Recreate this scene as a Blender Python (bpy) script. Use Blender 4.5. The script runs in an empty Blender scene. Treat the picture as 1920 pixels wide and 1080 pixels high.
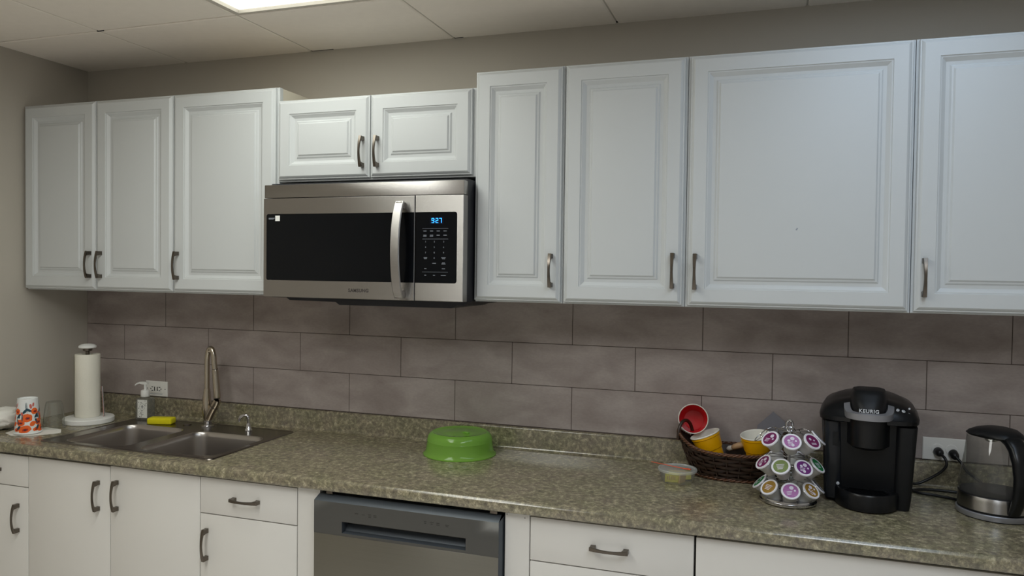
import bpy, bmesh, math, random
from mathutils import Vector, Matrix, noise
from mathutils.geometry import delaunay_2d_cdt
random.seed(7)
PI = math.pi
sc = bpy.context.scene
COL = sc.collection

# ------------------------------------------------------------------ materials
def new_mat(name):
    m = bpy.data.materials.new(name); m.use_nodes = True
    nt = m.node_tree; b = nt.nodes['Principled BSDF']
    return m, nt, b

def lin(r, g, b):
    f = lambda c: (c/255/12.92) if c/255 <= .04045 else ((c/255+.055)/1.055)**2.4
    return (f(r), f(g), f(b), 1)

def plain(name, col, rough=.5, metal=0, spec=.5, coat=0, bump=0, bscale=200, vary=0, vscale=8, alpha=1, trans=0, sss=0):
    m, nt, b = new_mat(name)
    b.inputs['Base Color'].default_value = col
    b.inputs['Roughness'].default_value = rough
    b.inputs['Metallic'].default_value = metal
    b.inputs['Specular IOR Level'].default_value = spec
    b.inputs['Coat Weight'].default_value = coat
    if trans: b.inputs['Transmission Weight'].default_value = trans
    if sss:
        b.inputs['Subsurface Weight'].default_value = sss
        b.inputs['Subsurface Radius'].default_value = (.01, .01, .01)
    tc = nt.nodes.new('ShaderNodeTexCoord')
    if vary:
        n = nt.nodes.new('ShaderNodeTexNoise'); n.inputs['Scale'].default_value = vscale; n.inputs['Detail'].default_value = 4
        nt.links.new(tc.outputs['Object'], n.inputs['Vector'])
        mx = nt.nodes.new('ShaderNodeMix'); mx.data_type = 'RGBA'
        mx.inputs[6].default_value = tuple(c*(1-vary) for c in col[:3])+(1,)
        mx.inputs[7].default_value = tuple(min(1, c*(1+vary)) for c in col[:3])+(1,)
        nt.links.new(n.outputs['Fac'], mx.inputs[0]); nt.links.new(mx.outputs[2], b.inputs['Base Color'])
    if bump:
        n2 = nt.nodes.new('ShaderNodeTexNoise'); n2.inputs['Scale'].default_value = bscale; n2.inputs['Detail'].default_value = 3
        nt.links.new(tc.outputs['Object'], n2.inputs['Vector'])
        bp = nt.nodes.new('ShaderNodeBump'); bp.inputs['Strength'].default_value = bump; bp.inputs['Distance'].default_value = .002
        nt.links.new(n2.outputs['Fac'], bp.inputs['Height']); nt.links.new(bp.outputs['Normal'], b.inputs['Normal'])
    return m

def brushed(name, col, rough, amp, streak=.08):
    """steel brushed along x: the fine grain tips the normal up and down only"""
    m, nt, b = new_mat(name)
    b.inputs['Metallic'].default_value = 1; b.inputs['Roughness'].default_value = rough
    g = nt.nodes.new('ShaderNodeNewGeometry')
    w1 = nt.nodes.new('ShaderNodeTexWhiteNoise'); w1.noise_dimensions = '4D'; w1.inputs['W'].default_value = 1.3
    w2 = nt.nodes.new('ShaderNodeTexWhiteNoise'); w2.noise_dimensions = '4D'; w2.inputs['W'].default_value = 7.7
    nt.links.new(g.outputs['Position'], w1.inputs['Vector']); nt.links.new(g.outputs['Position'], w2.inputs['Vector'])
    s = nt.nodes.new('ShaderNodeMath'); s.operation = 'SUBTRACT'
    nt.links.new(w1.outputs['Value'], s.inputs[0]); nt.links.new(w2.outputs['Value'], s.inputs[1])
    k = nt.nodes.new('ShaderNodeMath'); k.operation = 'MULTIPLY'; k.inputs[1].default_value = amp
    nt.links.new(s.outputs[0], k.inputs[0])
    c = nt.nodes.new('ShaderNodeCombineXYZ'); nt.links.new(k.outputs[0], c.inputs['Z'])
    a = nt.nodes.new('ShaderNodeVectorMath'); a.operation = 'ADD'
    nt.links.new(g.outputs['Normal'], a.inputs[0]); nt.links.new(c.outputs[0], a.inputs[1])
    nn = nt.nodes.new('ShaderNodeVectorMath'); nn.operation = 'NORMALIZE'
    nt.links.new(a.outputs[0], nn.inputs[0]); nt.links.new(nn.outputs[0], b.inputs['Normal'])
    mp = nt.nodes.new('ShaderNodeMapping'); mp.inputs['Scale'].default_value = (3, 3, 900)
    nt.links.new(g.outputs['Position'], mp.inputs['Vector'])
    n = nt.nodes.new('ShaderNodeTexNoise'); n.inputs['Scale'].default_value = 1; n.inputs['Detail'].default_value = 2
    nt.links.new(mp.outputs[0], n.inputs['Vector'])
    mx = nt.nodes.new('ShaderNodeMix'); mx.data_type = 'RGBA'
    mx.inputs[6].default_value = tuple(x*(1-streak) for x in col[:3])+(1,)
    mx.inputs[7].default_value = tuple(min(1, x*(1+streak)) for x in col[:3])+(1,)
    nt.links.new(n.outputs['Fac'], mx.inputs[0]); nt.links.new(mx.outputs[2], b.inputs['Base Color'])
    return m

def glow(name, col, strength):
    m, nt, b = new_mat(name)
    b.inputs['Base Color'].default_value = (.02, .02, .02, 1)
    b.inputs['Emission Color'].default_value = col; b.inputs['Emission Strength'].default_value = strength
    return m

def thin_clear(name, tint=(1, 1, 1, 1), ior=1.45, rough=.02, haze=0.0, hazecol=(.8, .8, .8, 1)):
    m = bpy.data.materials.new(name); m.use_nodes = True; nt = m.node_tree
    for n in list(nt.nodes): nt.nodes.remove(n)
    o = nt.nodes.new('ShaderNodeOutputMaterial')
    t = nt.nodes.new('ShaderNodeBsdfTransparent'); t.inputs['Color'].default_value = tint
    g = nt.nodes.new('ShaderNodeBsdfGlossy'); g.inputs['Roughness'].default_value = rough
    f = nt.nodes.new('ShaderNodeFresnel')
    ge = nt.nodes.new('ShaderNodeNewGeometry'); mr = nt.nodes.new('ShaderNodeMapRange')      # a thin wall reflects alike from both sides
    mr.inputs['To Min'].default_value = ior; mr.inputs['To Max'].default_value = 1/ior
    nt.links.new(ge.outputs['Backfacing'], mr.inputs['Value']); nt.links.new(mr.outputs[0], f.inputs['IOR'])
    mx = nt.nodes.new('ShaderNodeMixShader')
    nt.links.new(f.outputs[0], mx.inputs[0]); nt.links.new(g.outputs[0], mx.inputs[2])
    if haze:
        d = nt.nodes.new('ShaderNodeBsdfDiffuse'); d.inputs['Color'].default_value = hazecol
        tl = nt.nodes.new('ShaderNodeBsdfTranslucent'); tl.inputs['Color'].default_value = hazecol
        ad = nt.nodes.new('ShaderNodeMixShader'); ad.inputs[0].default_value = .5
        nt.links.new(d.outputs[0], ad.inputs[1]); nt.links.new(tl.outputs[0], ad.inputs[2])
        m2 = nt.nodes.new('ShaderNodeMixShader'); m2.inputs[0].default_value = haze
        nt.links.new(t.outputs[0], m2.inputs[1]); nt.links.new(ad.outputs[0], m2.inputs[2])
        nt.links.new(m2.outputs[0], mx.inputs[1])
    else:
        nt.links.new(t.outputs[0], mx.inputs[1])
    lw = nt.nodes.new('ShaderNodeLayerWeight'); lw.inputs['Blend'].default_value = .25       # the longer way through the wall near its outline
    em = nt.nodes.new('ShaderNodeMix'); em.data_type = 'RGBA'
    em.inputs[6].default_value = tint; em.inputs[7].default_value = tuple(c*.48 for c in tint[:3])+(1,)
    nt.links.new(lw.outputs['Facing'], em.inputs[0]); nt.links.new(em.outputs[2], t.inputs['Color'])
    nt.links.new(mx.outputs[0], o.inputs['Surface'])
    return m

M = {}
M['cab_white'] = plain('cabinet_white', lin(204, 207, 207), .42, bump=.03, bscale=900)
M['cab_side'] = plain('cabinet_side', lin(222, 214, 196), .5)
M['base_white'] = plain('base_cabinet_white', lin(226, 223, 217), .45, bump=.05, bscale=700)  # slight cream stands in for warm bounced light on the lower fronts
M['gap_dark'] = plain('gap_dark', lin(40, 38, 36), .8)
M['nickel'] = plain('satin_nickel', lin(112, 105, 97), .24, metal=1)
M['wall'] = plain('wall_paint', lin(190, 183, 171), .85, bump=.12, bscale=350, vary=.03, vscale=3)
M['room_wall'] = plain('room_wall_paint', lin(238, 236, 233), .85)
M['floor'] = plain('floor_vinyl', lin(240, 235, 230), .5, vary=.1, vscale=5)
M['ceil'] = plain('ceiling_tile', lin(250, 241, 229), .9, bump=.25, bscale=260, vary=.03, vscale=30)
M['ceil_grid'] = plain('ceiling_grid', lin(205, 198, 186), .6)
M['black_void'] = plain('black_void', lin(14, 13, 12), .9)
M['steel'] = brushed('brushed_steel', lin(166, 163, 160), .24, .52)
M['steel_dark'] = brushed('dark_brushed_steel', lin(142, 140, 132), .28, .4)
M['sink_steel'] = plain('sink_steel', lin(186, 181, 176), .28, metal=1, bump=.02, bscale=600)
M['sink_rim'] = plain('sink_rim_steel', lin(132, 126, 120), .27, metal=1)
M['chrome'] = plain('chrome', lin(215, 215, 218), .08, metal=1)
M['faucet'] = plain('faucet_nickel', lin(190, 180, 164), .2, metal=1)
M['black_plastic'] = plain('black_plastic', lin(15, 16, 18), .3, spec=.35)
M['black_satin'] = plain('black_satin', lin(17, 18, 20), .45, spec=.3)
M['black_gloss'] = plain('black_gloss', lin(9, 10, 12), .1, spec=.5)
M['mw_glass'] = plain('microwave_black_glass', lin(12, 14, 17), .12, spec=.22)
M['mw_case'] = plain('microwave_case', lin(26, 27, 34), .5)
M['dw_gray'] = plain('dishwasher_gray', lin(86, 85, 82), .42, metal=.35)
M['dw_frame'] = plain('dishwasher_frame', lin(78, 84, 90), .42, metal=.3)
M['dw_mark'] = plain('dishwasher_mark', lin(48, 46, 44), .6)
M['silver_plastic'] = plain('silver_plastic', lin(150, 150, 154), .35, metal=.5)
M['letter_silver'] = plain('letter_silver', lin(205, 208, 212), .4)
M['letter_dark'] = plain('letter_dark', lin(58, 52, 50), .5)
M['key_gray'] = plain('key_gray', lin(150, 155, 165), .6)
M['display_blue'] = glow('display_blue', lin(40, 150, 255), 2.6)
M['display_base'] = plain('display_base', lin(8, 16, 34), .15)
M['white_paper'] = plain('white_paper', lin(238, 236, 228), .9, bump=.2, bscale=260)
M['roll_paper'] = plain('roll_paper', lin(236, 232, 218), .95, bump=.35, bscale=180)
M['white_plastic'] = plain('white_plastic', lin(236, 236, 232), .35)
M['sponge'] = plain('sponge_yellow', lin(226, 214, 18), .95, bump=.6, bscale=420, vary=.12, vscale=120)
M['plate_white'] = plain('plate_white', lin(242, 240, 234), .4)
M['slot_dark'] = plain('slot_dark', lin(24, 20, 18), .7)
M['wicker'] = plain('wicker', lin(48, 31, 21), .38, vary=.45, vscale=45)
M['wicker_rim'] = plain('wicker_rim', lin(90, 56, 34), .4, vary=.5, vscale=40)
M['cup_yellow'] = plain('cup_yellow', lin(238, 172, 6), .3)
M['cup_red'] = plain('cup_red', lin(214, 14, 28), .25)
M['cup_white'] = plain('cup_white', lin(240, 236, 224), .35)
M['paper_cup'] = plain('paper_cup', lin(232, 234, 232), .6)
M['orange'] = plain('print_orange', lin(240, 105, 35), .6, vary=.15, vscale=140)
M['orange_deep'] = plain('print_deep_orange', lin(190, 40, 20), .6)
M['leaf'] = plain('print_leaf', lin(30, 70, 84), .6)
M['rose'] = plain('print_rose', lin(205, 110, 100), .6)
M['lid_white'] = plain('pod_rim', lin(226, 224, 230), .4)
M['pod_body'] = plain('pod_body', lin(186, 184, 180), .4, sss=.15)
M['pod_purple'] = plain('foil_purple', lin(112, 30, 84), .3, vary=.35, vscale=160)
M['pod_lilac'] = plain('foil_lilac', lin(156, 88, 148), .3, vary=.3, vscale=160)
M['pod_violet'] = plain('foil_violet', lin(104, 40, 112), .3, vary=.35, vscale=160)
M['pod_green'] = plain('foil_green', lin(34, 120, 66), .3, vary=.3, vscale=160)
M['pod_olive'] = plain('foil_olive', lin(120, 136, 84), .3, vary=.3, vscale=160)
M['pod_gold'] = plain('foil_gold', lin(150, 116, 46), .3, vary=.4, vscale=160)
M['pod_gray'] = plain('foil_gray', lin(84, 92, 92), .3, vary=.2, vscale=160)
M['pod_print'] = plain('foil_print', lin(214, 206, 220), .4)
M['tea_yellow'] = plain('tea_packet', lin(232, 224, 110), .6, vary=.25, vscale=120)
M['tea_tan'] = plain('tea_packet_tan', lin(206, 176, 120), .6)
M['packet_white'] = plain('sugar_packet', lin(226, 226, 224), .7)
M['packet_blue'] = plain('sugar_packet_blue', lin(96, 120, 170), .7)
M['packet_yellow'] = plain('sugar_packet_yellow', lin(220, 186, 80), .7)
M['stick_orange'] = plain('stir_stick', lin(226, 92, 58), .4)
M['wrap_tan'] = plain('wrapped_tan', lin(196, 160, 122), .45)
M['gray_card'] = plain('gray_card', lin(126, 124, 130), .7)
M['clear'] = thin_clear('clear_glass', tint=(.95, .97, .95, 1), ior=1.6, haze=.05)
M['clear_tub'] = thin_clear('clear_tub', haze=.2, rough=.12)
M['clear_lid'] = thin_clear('clear_tub_lid', haze=.5, rough=.15, hazecol=(.88, .9, .88, 1))
M['bottle_clear'] = thin_clear('clear_bottle', tint=(.86, .88, .86, 1), haze=.16)
M['smoke'] = plain('smoked_tank', lin(30, 32, 36), .16, spec=.4)
M['green_cover'] = thin_clear('green_cover', tint=(.72, .92, .42, 1), haze=.68, rough=.10, hazecol=lin(172, 230, 104))
M['soap_label'] = plain('soap_label', lin(232, 232, 226), .6)
M['ink'] = plain('label_ink', lin(50, 52, 54), .7)
M['cord'] = plain('cord_black', lin(22, 21, 22), .4)

def laminate():
    m, nt, b = new_mat('counter_laminate')
    tc = nt.nodes.new('ShaderNodeTexCoord')
    def nz(scale, detail, rough, dist=0):
        n = nt.nodes.new('ShaderNodeTexNoise'); n.inputs['Scale'].default_value = scale; n.inputs['Detail'].default_value = detail
        n.inputs['Roughness'].default_value = rough; n.inputs['Distortion'].default_value = dist
        nt.links.new(tc.outputs['Object'], n.inputs['Vector']); return n
    a = nz(62, 6, .72, .3); c = nz(9, 4, .6, .6); d = nz(260, 3, .6)
    r = nt.nodes.new('ShaderNodeValToRGB'); e = r.color_ramp.elements
    e[0].position = .34; e[0].color = lin(68, 62, 50)
    e[1].position = .70; e[1].color = lin(236, 226, 196)
    x = e.new(.48); x.color = lin(124, 116, 93)
    x = e.new(.58); x.color = lin(168, 158, 126)
    nt.links.new(a.outputs['Fac'], r.inputs[0])
    r2 = nt.nodes.new('ShaderNodeValToRGB'); e = r2.color_ramp.elements
    e[0].position = .35; e[0].color = lin(136, 124, 112); e[1].position = .66; e[1].color = lin(118, 117, 93)
    nt.links.new(c.outputs['Fac'], r2.inputs[0])
    mx = nt.nodes.new('ShaderNodeMix'); mx.data_type = 'RGBA'; mx.inputs[0].default_value = .42
    nt.links.new(r.outputs[0], mx.inputs[6]); nt.links.new(r2.outputs[0], mx.inputs[7])
    r3 = nt.nodes.new('ShaderNodeValToRGB'); e = r3.color_ramp.elements
    e[0].position = .3; e[0].color = (.72, .72, .72, 1); e[1].position = .62; e[1].color = (1.08, 1.08, 1.05, 1)
    nt.links.new(d.outputs['Fac'], r3.inputs[0])
    m2 = nt.nodes.new('ShaderNodeMix'); m2.data_type = 'RGBA'; m2.blend_type = 'MULTIPLY'; m2.inputs[0].default_value = 1
    nt.links.new(mx.outputs[2], m2.inputs[6]); nt.links.new(r3.outputs[0], m2.inputs[7])
    nt.links.new(m2.outputs[2], b.inputs['Base Color'])
    b.inputs['Roughness'].default_value = .19; b.inputs['Specular IOR Level'].default_value = 1.0
    bp = nt.nodes.new('ShaderNodeBump'); bp.inputs['Strength'].default_value = .08; bp.inputs['Distance'].default_value = .001
    nt.links.new(d.outputs['Fac'], bp.inputs['Height']); nt.links.new(bp.outputs['Normal'], b.inputs['Normal'])
    return m
M['laminate'] = laminate()

def tile_mat():
    m, nt, b = new_mat('wall_tile')
    tc = nt.nodes.new('ShaderNodeTexCoord')
    mp = nt.nodes.new('ShaderNodeMapping'); mp.inputs['Scale'].default_value = (1, 1, 2.2)
    nt.links.new(tc.outputs['Object'], mp.inputs['Vector'])
    n = nt.nodes.new('ShaderNodeTexNoise'); n.inputs['Scale'].default_value = 5; n.inputs['Detail'].default_value = 5; n.inputs['Distortion'].default_value = .5
    nt.links.new(mp.outputs[0], n.inputs['Vector'])
    n2 = nt.nodes.new('ShaderNodeTexNoise'); n2.inputs['Scale'].default_value = 90; n2.inputs['Detail'].default_value = 3
    nt.links.new(mp.outputs[0], n2.inputs['Vector'])
    at = nt.nodes.new('ShaderNodeAttribute'); at.attribute_name = 'tone'
    r = nt.nodes.new('ShaderNodeValToRGB'); e = r.color_ramp.elements
    e[0].position = .32; e[0].color = lin(150, 138, 133); e[1].position = .68; e[1].color = lin(178, 167, 162)
    nt.links.new(n.outputs['Fac'], r.inputs[0])
    mx = nt.nodes.new('ShaderNodeMix'); mx.data_type = 'RGBA'; mx.blend_type = 'MULTIPLY'; mx.inputs[0].default_value = 1
    nt.links.new(r.outputs[0], mx.inputs[6]); nt.links.new(at.outputs['Color'], mx.inputs[7])
    r2 = nt.nodes.new('ShaderNodeValToRGB'); e = r2.color_ramp.elements
    e[0].position = .3; e[0].color = (.94, .94, .94, 1); e[1].position = .7; e[1].color = (1.04, 1.04, 1.04, 1)
    nt.links.new(n2.outputs['Fac'], r2.inputs[0])
    m2 = nt.nodes.new('ShaderNodeMix'); m2.data_type = 'RGBA'; m2.blend_type = 'MULTIPLY'; m2.inputs[0].default_value = 1
    nt.links.new(mx.outputs[2], m2.inputs[6]); nt.links.new(r2.outputs[0], m2.inputs[7])
    nt.links.new(m2.outputs[2], b.inputs['Base Color'])
    b.inputs['Roughness'].default_value = .5; b.inputs['Specular IOR Level'].default_value = .35
    return m
M['tile'] = tile_mat()
M['grout'] = plain('tile_grout', lin(84, 73, 67), .9)

def lens_mat(name, col, strength):
    m, nt, b = new_mat(name)
    tc = nt.nodes.new('ShaderNodeTexCoord')
    w = nt.nodes.new('ShaderNodeTexWave'); w.wave_type = 'BANDS'; w.bands_direction = 'X'; w.inputs['Scale'].default_value = 26
    nt.links.new(tc.outputs['Object'], w.inputs['Vector'])
    r = nt.nodes.new('ShaderNodeMapRange'); r.inputs['To Min'].default_value = strength*.72; r.inputs['To Max'].default_value = strength*1.15
    nt.links.new(w.outputs['Fac'], r.inputs['Value'])
    b.inputs['Base Color'].default_value = (.8, .8, .8, 1)
    b.inputs['Emission Color'].default_value = col
    nt.links.new(r.outputs[0], b.inputs['Emission Strength'])
    return m

# ------------------------------------------------------------------ mesh helpers
ORIGIN = {}
def setp(o, label=None, cat=None, group=None, kind=None):
    if label: o['label'] = label
    if cat: o['category'] = cat
    if group: o['group'] = group
    if kind: o['kind'] = kind
    return o

def thing(name, loc, label, cat, group=None):
    o = bpy.data.objects.new(name, None); COL.objects.link(o)
    o.empty_display_size = .05; o.location = loc; ORIGIN[o] = Vector(loc)
    return setp(o, label, cat, group)

class MB:
    def __init__(s):
        s.bm = bmesh.new(); s.mats = []; s.cur = 0; s.split_done = False
    def mat(s, name):
        m = M[name]
        if m not in s.mats: s.mats.append(m)
        s.cur = s.mats.index(m); return s
    def face(s, vs):
        try:
            f = s.bm.faces.new(vs); f.material_index = s.cur; return f
        except ValueError:
            return None
    def box(s, x0, x1, y0, y1, z0, z1, bev=0, seg=2, mtx=None):
        old = set(s.bm.faces) if bev else None
        P = [(x0, y0, z0), (x1, y0, z0), (x1, y1, z0), (x0, y1, z0), (x0, y0, z1), (x1, y0, z1), (x1, y1, z1), (x0, y1, z1)]
        vs = [s.bm.verts.new(p) for p in P]
        fs = [s.face([vs[i] for i in q]) for q in ((3, 2, 1, 0), (4, 5, 6, 7), (0, 1, 5, 4), (1, 2, 6, 5), (2, 3, 7, 6), (3, 0, 4, 7))]
        if bev:
            es = {e for f in fs for e in f.edges}
            r = bmesh.ops.bevel(s.bm, geom=list(es), offset=bev, segments=seg, profile=.5, affect='EDGES')
            new = [f for f in s.bm.faces if f not in old]
            for f in new: f.material_index = s.cur
            vs = list({v for f in new for v in f.verts})
        if mtx is not None:
            for v in vs: v.co = mtx @ v.co
        return s
    def rings(s, loops, close=True, cap0=False, cap1=False, mtx=None):
        """loops: list of equal-length point lists, bridged in order"""
        L = []
        for lp in loops:
            L.append([s.bm.verts.new(mtx @ Vector(p) if mtx is not None else p) for p in lp])
        n = len(L[0])
        for a, b in zip(L, L[1:]):
            for i in range(n if close else n-1):
                j = (i+1) % n
                s.face([a[i], a[j], b[j], b[i]])
        if cap0: s.face(list(reversed(L[0])))
        if cap1: s.face(L[-1])
        return L
    def lathe(s, prof, mtx=None, seg=40, cap0=False, cap1=False):
        loops = []
        for r, z in prof:
            loops.append([(r*math.cos(2*PI*i/seg), r*math.sin(2*PI*i/seg), z) for i in range(seg)])
        return s.rings(loops, True, cap0, cap1, mtx)
    def tube(s, pts, rad, seg=8, caps=True, flat=None, closed=False):
        pts = [Vector(p) for p in pts]; n = len(pts)
        rads = rad if isinstance(rad, (list, tuple)) else [rad]*n
        up = None; loops = []
        for i, p in enumerate(pts):
            if closed: t = (pts[(i+1) % n]-pts[i-1]).normalized()
            else: t = (pts[min(i+1, n-1)]-pts[max(i-1, 0)]).normalized()
            if up is None:
                up = Vector((0, 0, 1)) if abs(t.z) < .9 else Vector((0, 1, 0))
            u = (up - t*up.dot(t))
            u = u.normalized() if u.length > 1e-6 else t.orthogonal().normalized()
            up = u; w = t.cross(u)
            ru, rw = (rads[i], rads[i]) if flat is None else (rads[i]*flat[0], rads[i]*flat[1])
            loops.append([p+u*ru*math.cos(2*PI*k/seg)+w*rw*math.sin(2*PI*k/seg) for k in range(seg)])
        if closed: loops.append(loops[0])
        s.rings(loops, True, caps and not closed, caps and not closed)
        return s
    def prism(s, outline, axis, a, b):
        """outline in the two other axes, extruded along axis from a to b"""
        def P(q, t):
            return {'x': (t, q[0], q[1]), 'y': (q[0], t, q[1]), 'z': (q[0], q[1], t)}[axis]
        s.rings([[P(q, a) for q in outline], [P(q, b) for q in outline]], True, True, True)
        return s
    def build(s, name, parent=None, origin=None, smooth=35, label=None):
        o = ORIGIN[parent] if parent is not None else Vector(origin or (0, 0, 0))
        bmesh.ops.remove_doubles(s.bm, verts=s.bm.verts, dist=1e-6)
        bmesh.ops.recalc_face_normals(s.bm, faces=s.bm.faces)
        for v in s.bm.verts: v.co -= o
        me = bpy.data.meshes.new(name); s.bm.to_mesh(me); s.bm.free()
        for m in s.mats: me.materials.append(m)
        if smooth:
            for p in me.polygons: p.use_smooth = True
            me.set_sharp_from_angle(angle=math.radians(smooth))
        ob = bpy.data.objects.new(name, me); COL.objects.link(ob)
        if parent is not None: ob.parent = parent
        else: ob.location = o
        ORIGIN[ob] = o.copy()
        if label: ob['label'] = label
        return ob

def rrect(x0, x1, y0, y1, r, n=6):
    pts = []
    for cx, cy, a0 in ((x1-r, y1-r, 0), (x0+r, y1-r, PI/2), (x0+r, y0+r, PI), (x1-r, y0+r, 1.5*PI)):
        for i in range(n+1):
            a = a0+PI/2*i/n; pts.append((cx+r*math.cos(a), cy+r*math.sin(a)))
    return pts

def axis_mtx(origin, z, xhint=(1, 0, 0)):
    z = Vector(z).normalized(); x = Vector(xhint); x = (x-z*x.dot(z)).normalized(); y = z.cross(x)
    m = Matrix((x, y, z)).transposed().to_4x4(); m.translation = Vector(origin); return m

def text_into(mb, s, size, mtx, depth=.0004, align='CENTER', spacing=1.0, bold=0.0, xs=1.0):
    cu = bpy.data.curves.new('tmp_text', 'FONT'); cu.body = s; cu.size = size; cu.align_x = align; cu.align_y = 'CENTER'
    cu.extrude = depth; cu.space_character = spacing; cu.offset = bold; cu.resolution_u = 4
    ob = bpy.data.objects.new('tmp_text', cu); COL.objects.link(ob)
    dg = bpy.context.evaluated_depsgraph_get(); dg.update()
    me = bpy.data.meshes.new_from_object(ob.evaluated_get(dg))
    base = len(mb.bm.verts)
    vs = [mb.bm.verts.new(mtx @ Vector((v.co.x*xs, v.co.y, v.co.z))) for v in me.vertices]
    for p in me.polygons: mb.face([vs[i] for i in p.vertices])
    bpy.data.objects.remove(ob); bpy.data.curves.remove(cu); bpy.data.meshes.remove(me)

def front_mtx(x, y, z):      # text / decal plane facing the room (-y)
    return Matrix(((1, 0, 0, x), (0, 0, -1, y), (0, 1, 0, z), (0, 0, 0, 1)))

# ------------------------------------------------------------------ measures
ZC = .914; ZCEIL = 2.4378; ROOM_X = 6.4; ROOM_Y = -4.9
XG, YG, CT = .5483, -.4514, .6207
UF = -.327                                   # front of the wall cabinet doors
LF = -.606                                   # front of the base cabinet doors

# ------------------------------------------------------------------ the setting
b = MB().mat('floor'); b.box(-.1, ROOM_X+.1, ROOM_Y-.1, .1, -.08, 0)
setp(b.build('floor', smooth=0), 'beige vinyl floor of the kitchen', kind='structure')
b = MB().mat('wall'); b.box(-.1, ROOM_X+.1, 0, .1, 0, 2.75)
setp(b.build('wall_back', smooth=0), 'taupe painted wall behind the wall cabinets', kind='structure')
b = MB().mat('wall'); b.box(-.1, 0, ROOM_Y, 0, 0, 2.75)
setp(b.build('wall_left', smooth=0), 'taupe painted side wall left of the sink', kind='structure')
b = MB().mat('room_wall'); b.box(ROOM_X, ROOM_X+.1, ROOM_Y, 0, 0, 2.75)
setp(b.build('wall_right', smooth=0), 'painted side wall at the far right of the room', kind='structure')
b = MB().mat('room_wall'); b.box(-.1, ROOM_X+.1, ROOM_Y-.1, ROOM_Y, 0, 2.75)
setp(b.build('wall_rear', smooth=0), 'painted wall behind the viewer', kind='structure')

xs = [0.0]+[XG+i*CT for i in range(0, 10) if XG+i*CT < ROOM_X]+[ROOM_X]
ys = [0.0, YG]+[YG-j*2*CT for j in range(1, 5) if YG-j*2*CT > ROOM_Y]+[ROOM_Y]
LIGHTS = {(2, 1), (5, 1), (2, 2), (5, 2)}       # (column, row) of the ceiling grid cells that hold lights; the rear pair is added fill
b = MB()
for i in range(len(xs)-1):
    for j in range(len(ys)-1):
        if (i, j) in LIGHTS: continue
        g = .0030
        x0, x1, y0, y1 = xs[i]+g, xs[i+1]-g, ys[j+1]+g, ys[j]-g
        if i == 0: x0 = 0
        if j == 0: y1 = 0
        b.mat('ceil')
        k = .006
        lo = [(x0+k, y0+k), (x1-k, y0+k), (x1-k, y1-k), (x0+k, y1-k)]
        if j == 0: lo = [(x0+k, y0+k), (x1-k, y0+k), (x1-k, y1), (x0+k, y1)]
        up = [(x0, y0), (x1, y0), (x1, y1), (x0, y1)]
        b.rings([[(p[0], p[1], ZCEIL) for p in lo], [(p[0], p[1], ZCEIL+.0025) for p in up], [(p[0], p[1], ZCEIL+.018) for p in up]], True, True, True)
b.mat('ceil_grid')
for x in xs[1:-1]: b.box(x-.012, x+.012, ROOM_Y, 0, ZCEIL+.004, ZCEIL+.012)
for y in ys[1:-1]: b.box(0, ROOM_X, y-.012, y+.012, ZCEIL+.005, ZCEIL+.013)
b.mat('black_void')                               # the small open gaps where tiles have shifted in their grid
for x, y, w in ((XG-.004, YG-.001, .03), (XG+CT+.004, -.003, .10), (XG+2*CT+.004, -.003, .036), (XG+3*CT-.002, -.012, .006)):
    b.box(x, x+w, y-.0035, y+.002, ZCEIL-.0004, ZCEIL+.004)
b.box(-.1, ROOM_X+.1, ROOM_Y-.1, .1, ZCEIL+.25, ZCEIL+.3)
setp(b.build('ceiling', smooth=0), 'suspended ceiling of cream tiles in a flush grid', kind='structure')

# tiled splash wall: three and a bit rows of wide taupe tiles in running bond
TW, TH = .4555, .1541
bm_t = MB().mat('tile'); tones = []
rows = [(.9960, 1.1500, .4439), (1.1500, 1.3040, .2157), (1.3040, 1.4580, .4439), (1.4580, 1.6120, .2157)]
tl = bm_t.bm.faces.layers.float_color.new('tone') if hasattr(bm_t.bm.faces.layers, 'float_color') else None
tile_faces = []
for z0, z1, xo in rows:
    x = xo-2*TW
    while x < 5.2:
        a, c = max(x, 0)+.0011, min(x+TW, 5.2)-.0011
        if c-a > .02:
            n0 = len(bm_t.bm.faces)
            bm_t.box(a, c, -.0028, .001, z0+.0011, z1-.0011, bev=.0008, seg=1)
            t = random.uniform(.90, 1.06); w = random.uniform(-.025, .025)
            tones.append((len(bm_t.bm.faces), (t*(1+w), t, t*(1-w))))
        x += TW
bm_t.mat('grout'); bm_t.box(0, 5.2, -.0016, .0005, .985, 1.612)
n_total = len(bm_t.bm.faces)
# tone per tile is written after the mesh is made: faces sit in build order
bm_t.bm.faces.ensure_lookup_table()
order = []
k = 0
for fi in range(n_total):
    while k < len(tones) and fi >= tones[k][0]: k += 1
    order.append(tones[k][1] if k < len(tones) else (1, 1, 1))
tile = bm_t.build('trim_1', smooth=0)
att = tile.data.attributes.new('tone', 'FLOAT_COLOR', 'FACE')
for i, c in enumerate(order[:len(tile.data.polygons)]):
    att.data[i].color = (c[0], c[1], c[2], 1)
setp(tile, 'splash wall of wide taupe tiles in staggered rows', kind='structure')

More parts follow.
